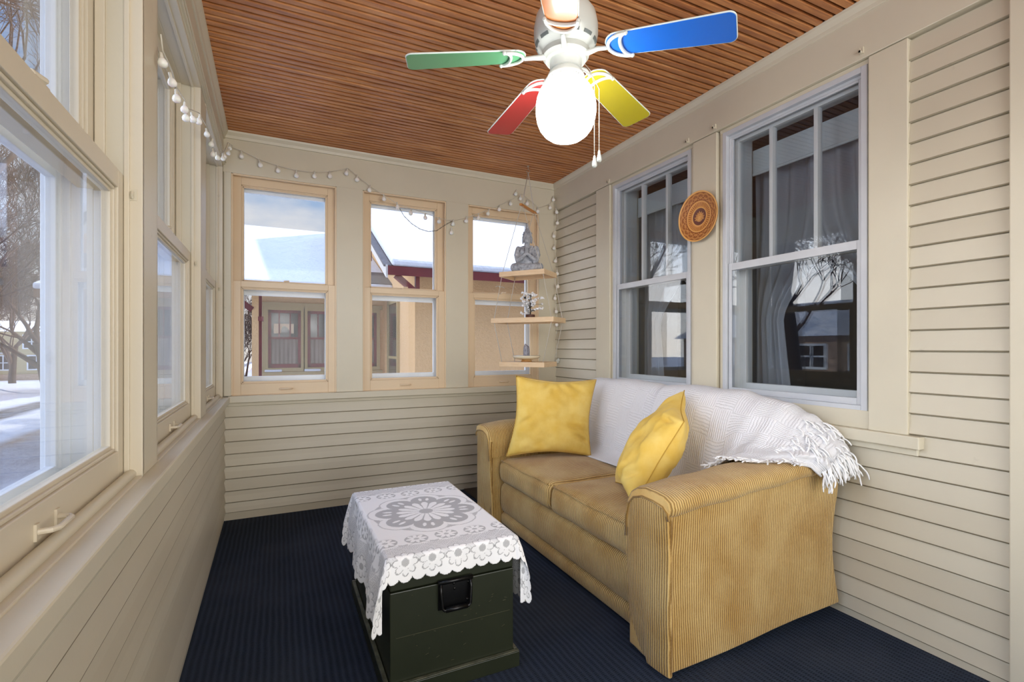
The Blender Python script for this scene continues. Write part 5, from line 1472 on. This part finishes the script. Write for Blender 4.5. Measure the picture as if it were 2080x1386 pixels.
for k, (x, y, s2) in enumerate(((-.86, 16.0, 101), (-1.6, 18.6, 111))):
    tree(x, y, 9.0, .06, s2, ('bare brown shrub beside the tan house corner', 'bare brown shrub behind the one at the tan house corner')[k], (-.1, 0), 6, .5, .115, 'bare shrubs by the tan house', 'bare_shrub', .006)

# ------------------------------------------------------------------ light
w = bpy.data.worlds.new('winter sky'); SC.world = w; w.use_nodes = True
nt = w.node_tree; nt.nodes.clear()
def N(t, **k):
    n = nt.nodes.new(t)
    for a, b in k.items(): setattr(n, a, b)
    return n
tc = N('ShaderNodeTexCoord'); sx = N('ShaderNodeSeparateXYZ'); nt.links.new(tc.outputs['Generated'], sx.inputs[0])
rp = N('ShaderNodeValToRGB'); e = rp.color_ramp.elements
e[0].position = 0.0; e[0].color = lin((214, 204, 192)); e[1].position = .75; e[1].color = lin((66, 112, 172))
q = rp.color_ramp.elements.new(.16); q.color = lin((184, 192, 202)); q = rp.color_ramp.elements.new(.34); q.color = lin((104, 148, 196))
nt.links.new(sx.outputs['Z'], rp.inputs[0])
mp_ = N('ShaderNodeMapping'); mp_.inputs['Scale'].default_value = (1.6, 1.6, 4.0); nt.links.new(tc.outputs['Generated'], mp_.inputs[0])
nz = N('ShaderNodeTexNoise'); nz.inputs['Scale'].default_value = 2.1; nz.inputs['Detail'].default_value = 7; nz.inputs['Roughness'].default_value = .55; nt.links.new(mp_.outputs[0], nz.inputs['Vector'])
r2_ = N('ShaderNodeValToRGB'); r2_.color_ramp.elements[0].position = .47; r2_.color_ramp.elements[1].position = .66; nt.links.new(nz.outputs[0], r2_.inputs[0])
mx = N('ShaderNodeMix', data_type='RGBA'); nt.links.new(r2_.outputs[0], mx.inputs[0]); nt.links.new(rp.outputs[0], mx.inputs[6]); mx.inputs[7].default_value = lin((206, 206, 208))
# sky overhead strengthened, out of view, to add light
zr = N('ShaderNodeMapRange', interpolation_type='SMOOTHSTEP'); nt.links.new(sx.outputs['Z'], zr.inputs[0]); zr.inputs[1].default_value = .50; zr.inputs[2].default_value = .78; zr.inputs[3].default_value = SKY * .53; zr.inputs[4].default_value = SKY * 2.3
# added bright lobe in the western sky, out of direct view, lights the room
dz_ = N('ShaderNodeVectorMath', operation='DOT_PRODUCT'); nt.links.new(tc.outputs['Generated'], dz_.inputs[0]); dz_.inputs[1].default_value = Vector((-.95, .25, .25)).normalized()
wr = N('ShaderNodeMapRange', interpolation_type='SMOOTHSTEP'); nt.links.new(dz_.outputs['Value'], wr.inputs[0]); wr.inputs[1].default_value = .57; wr.inputs[2].default_value = .88; wr.inputs[3].default_value = 0.0; wr.inputs[4].default_value = WEST
ad = N('ShaderNodeMath', operation='ADD'); nt.links.new(zr.outputs[0], ad.inputs[0]); nt.links.new(wr.outputs[0], ad.inputs[1])
bg = N('ShaderNodeBackground'); nt.links.new(ad.outputs[0], bg.inputs[1]); wf = N('ShaderNodeMath', operation='MULTIPLY'); nt.links.new(wr.outputs[0], wf.inputs[0]); wf.inputs[1].default_value = .30 / WEST
wm = N('ShaderNodeMix', data_type='RGBA'); nt.links.new(wf.outputs[0], wm.inputs[0]); nt.links.new(mx.outputs[2], wm.inputs[6]); wm.inputs[7].default_value = lin((214, 205, 190))
nt.links.new(wm.outputs[2], bg.inputs[0])
wo = N('ShaderNodeOutputWorld'); nt.links.new(bg.outputs[0], wo.inputs[0])
sl_ = bpy.data.lights.new('sun', 'SUN'); sl_.energy = 3.0; sl_.angle = math.radians(2.0); sl_.color = (1, .95, .86)
so_ = bpy.data.objects.new('sun', sl_); COL.objects.link(so_)
so_.rotation_euler = Vector((-.80, -.10, -.60)).to_track_quat('-Z', 'Y').to_euler()

# added fill lamps in the opening behind the viewer, to brighten the room
for xc, wd in ((.335, 1.21), (1.635, 1.19)):
    al = bpy.data.lights.new('window_daylight', 'AREA'); al.shape = 'RECTANGLE'; al.size = wd; al.size_y = 2.24; al.energy = BACK / 2; al.spread = math.radians(120); al.color = (1.0, .985, .95)
    ao = bpy.data.objects.new('window_daylight', al); COL.objects.link(ao); ao.location = (xc, YB - .05, 1.44); ao.rotation_euler = (PI / 2, 0, 0)
    ao.rotation_euler = Vector((0, 1, 0)).to_track_quat('-Z', 'Z').to_euler()

# one more added fill lamp, outside the side window next to the viewer
al = bpy.data.lights.new('window_daylight', 'AREA'); al.shape = 'RECTANGLE'; al.size = .97; al.size_y = 1.55; al.energy = SIDE; al.color = (1.0, .99, .97)
ao = bpy.data.objects.new('window_daylight', al); COL.objects.link(ao); ao.location = (XL - .24 + lx(0), -.08, 1.65)
ao.rotation_euler = Vector((1, 0, 0)).to_track_quat('-Z', 'Z').to_euler()

# ------------------------------------------------------------------ camera
cam = bpy.data.cameras.new('camera'); co = bpy.data.objects.new('camera', cam); COL.objects.link(co)
co.location = (0, 0, 1.2); co.rotation_euler = (PI / 2, 0, -.4446)
cam.sensor_width = 36; cam.lens = 992.56 / 2080 * 36; cam.shift_y = 13.12 / 2080; cam.clip_start = .02; cam.clip_end = 500
SC.camera = co
SC.view_settings.view_transform = 'Standard'; SC.view_settings.look = 'None'; SC.view_settings.gamma = 1.0
SC.view_settings.use_curve_mapping = False
SC.view_settings.exposure = 0.92
SC.cycles.use_denoising = True
SC.cycles.transparent_max_bounces = 24; SC.cycles.use_adaptive_sampling = True; SC.cycles.adaptive_threshold = .025; SC.cycles.max_bounces = 9; SC.cycles.diffuse_bounces = 5; SC.cycles.glossy_bounces = 4
SC.cycles.sample_clamp_indirect = 6.0; SC.cycles.caustics_reflective = False; SC.cycles.caustics_refractive = False
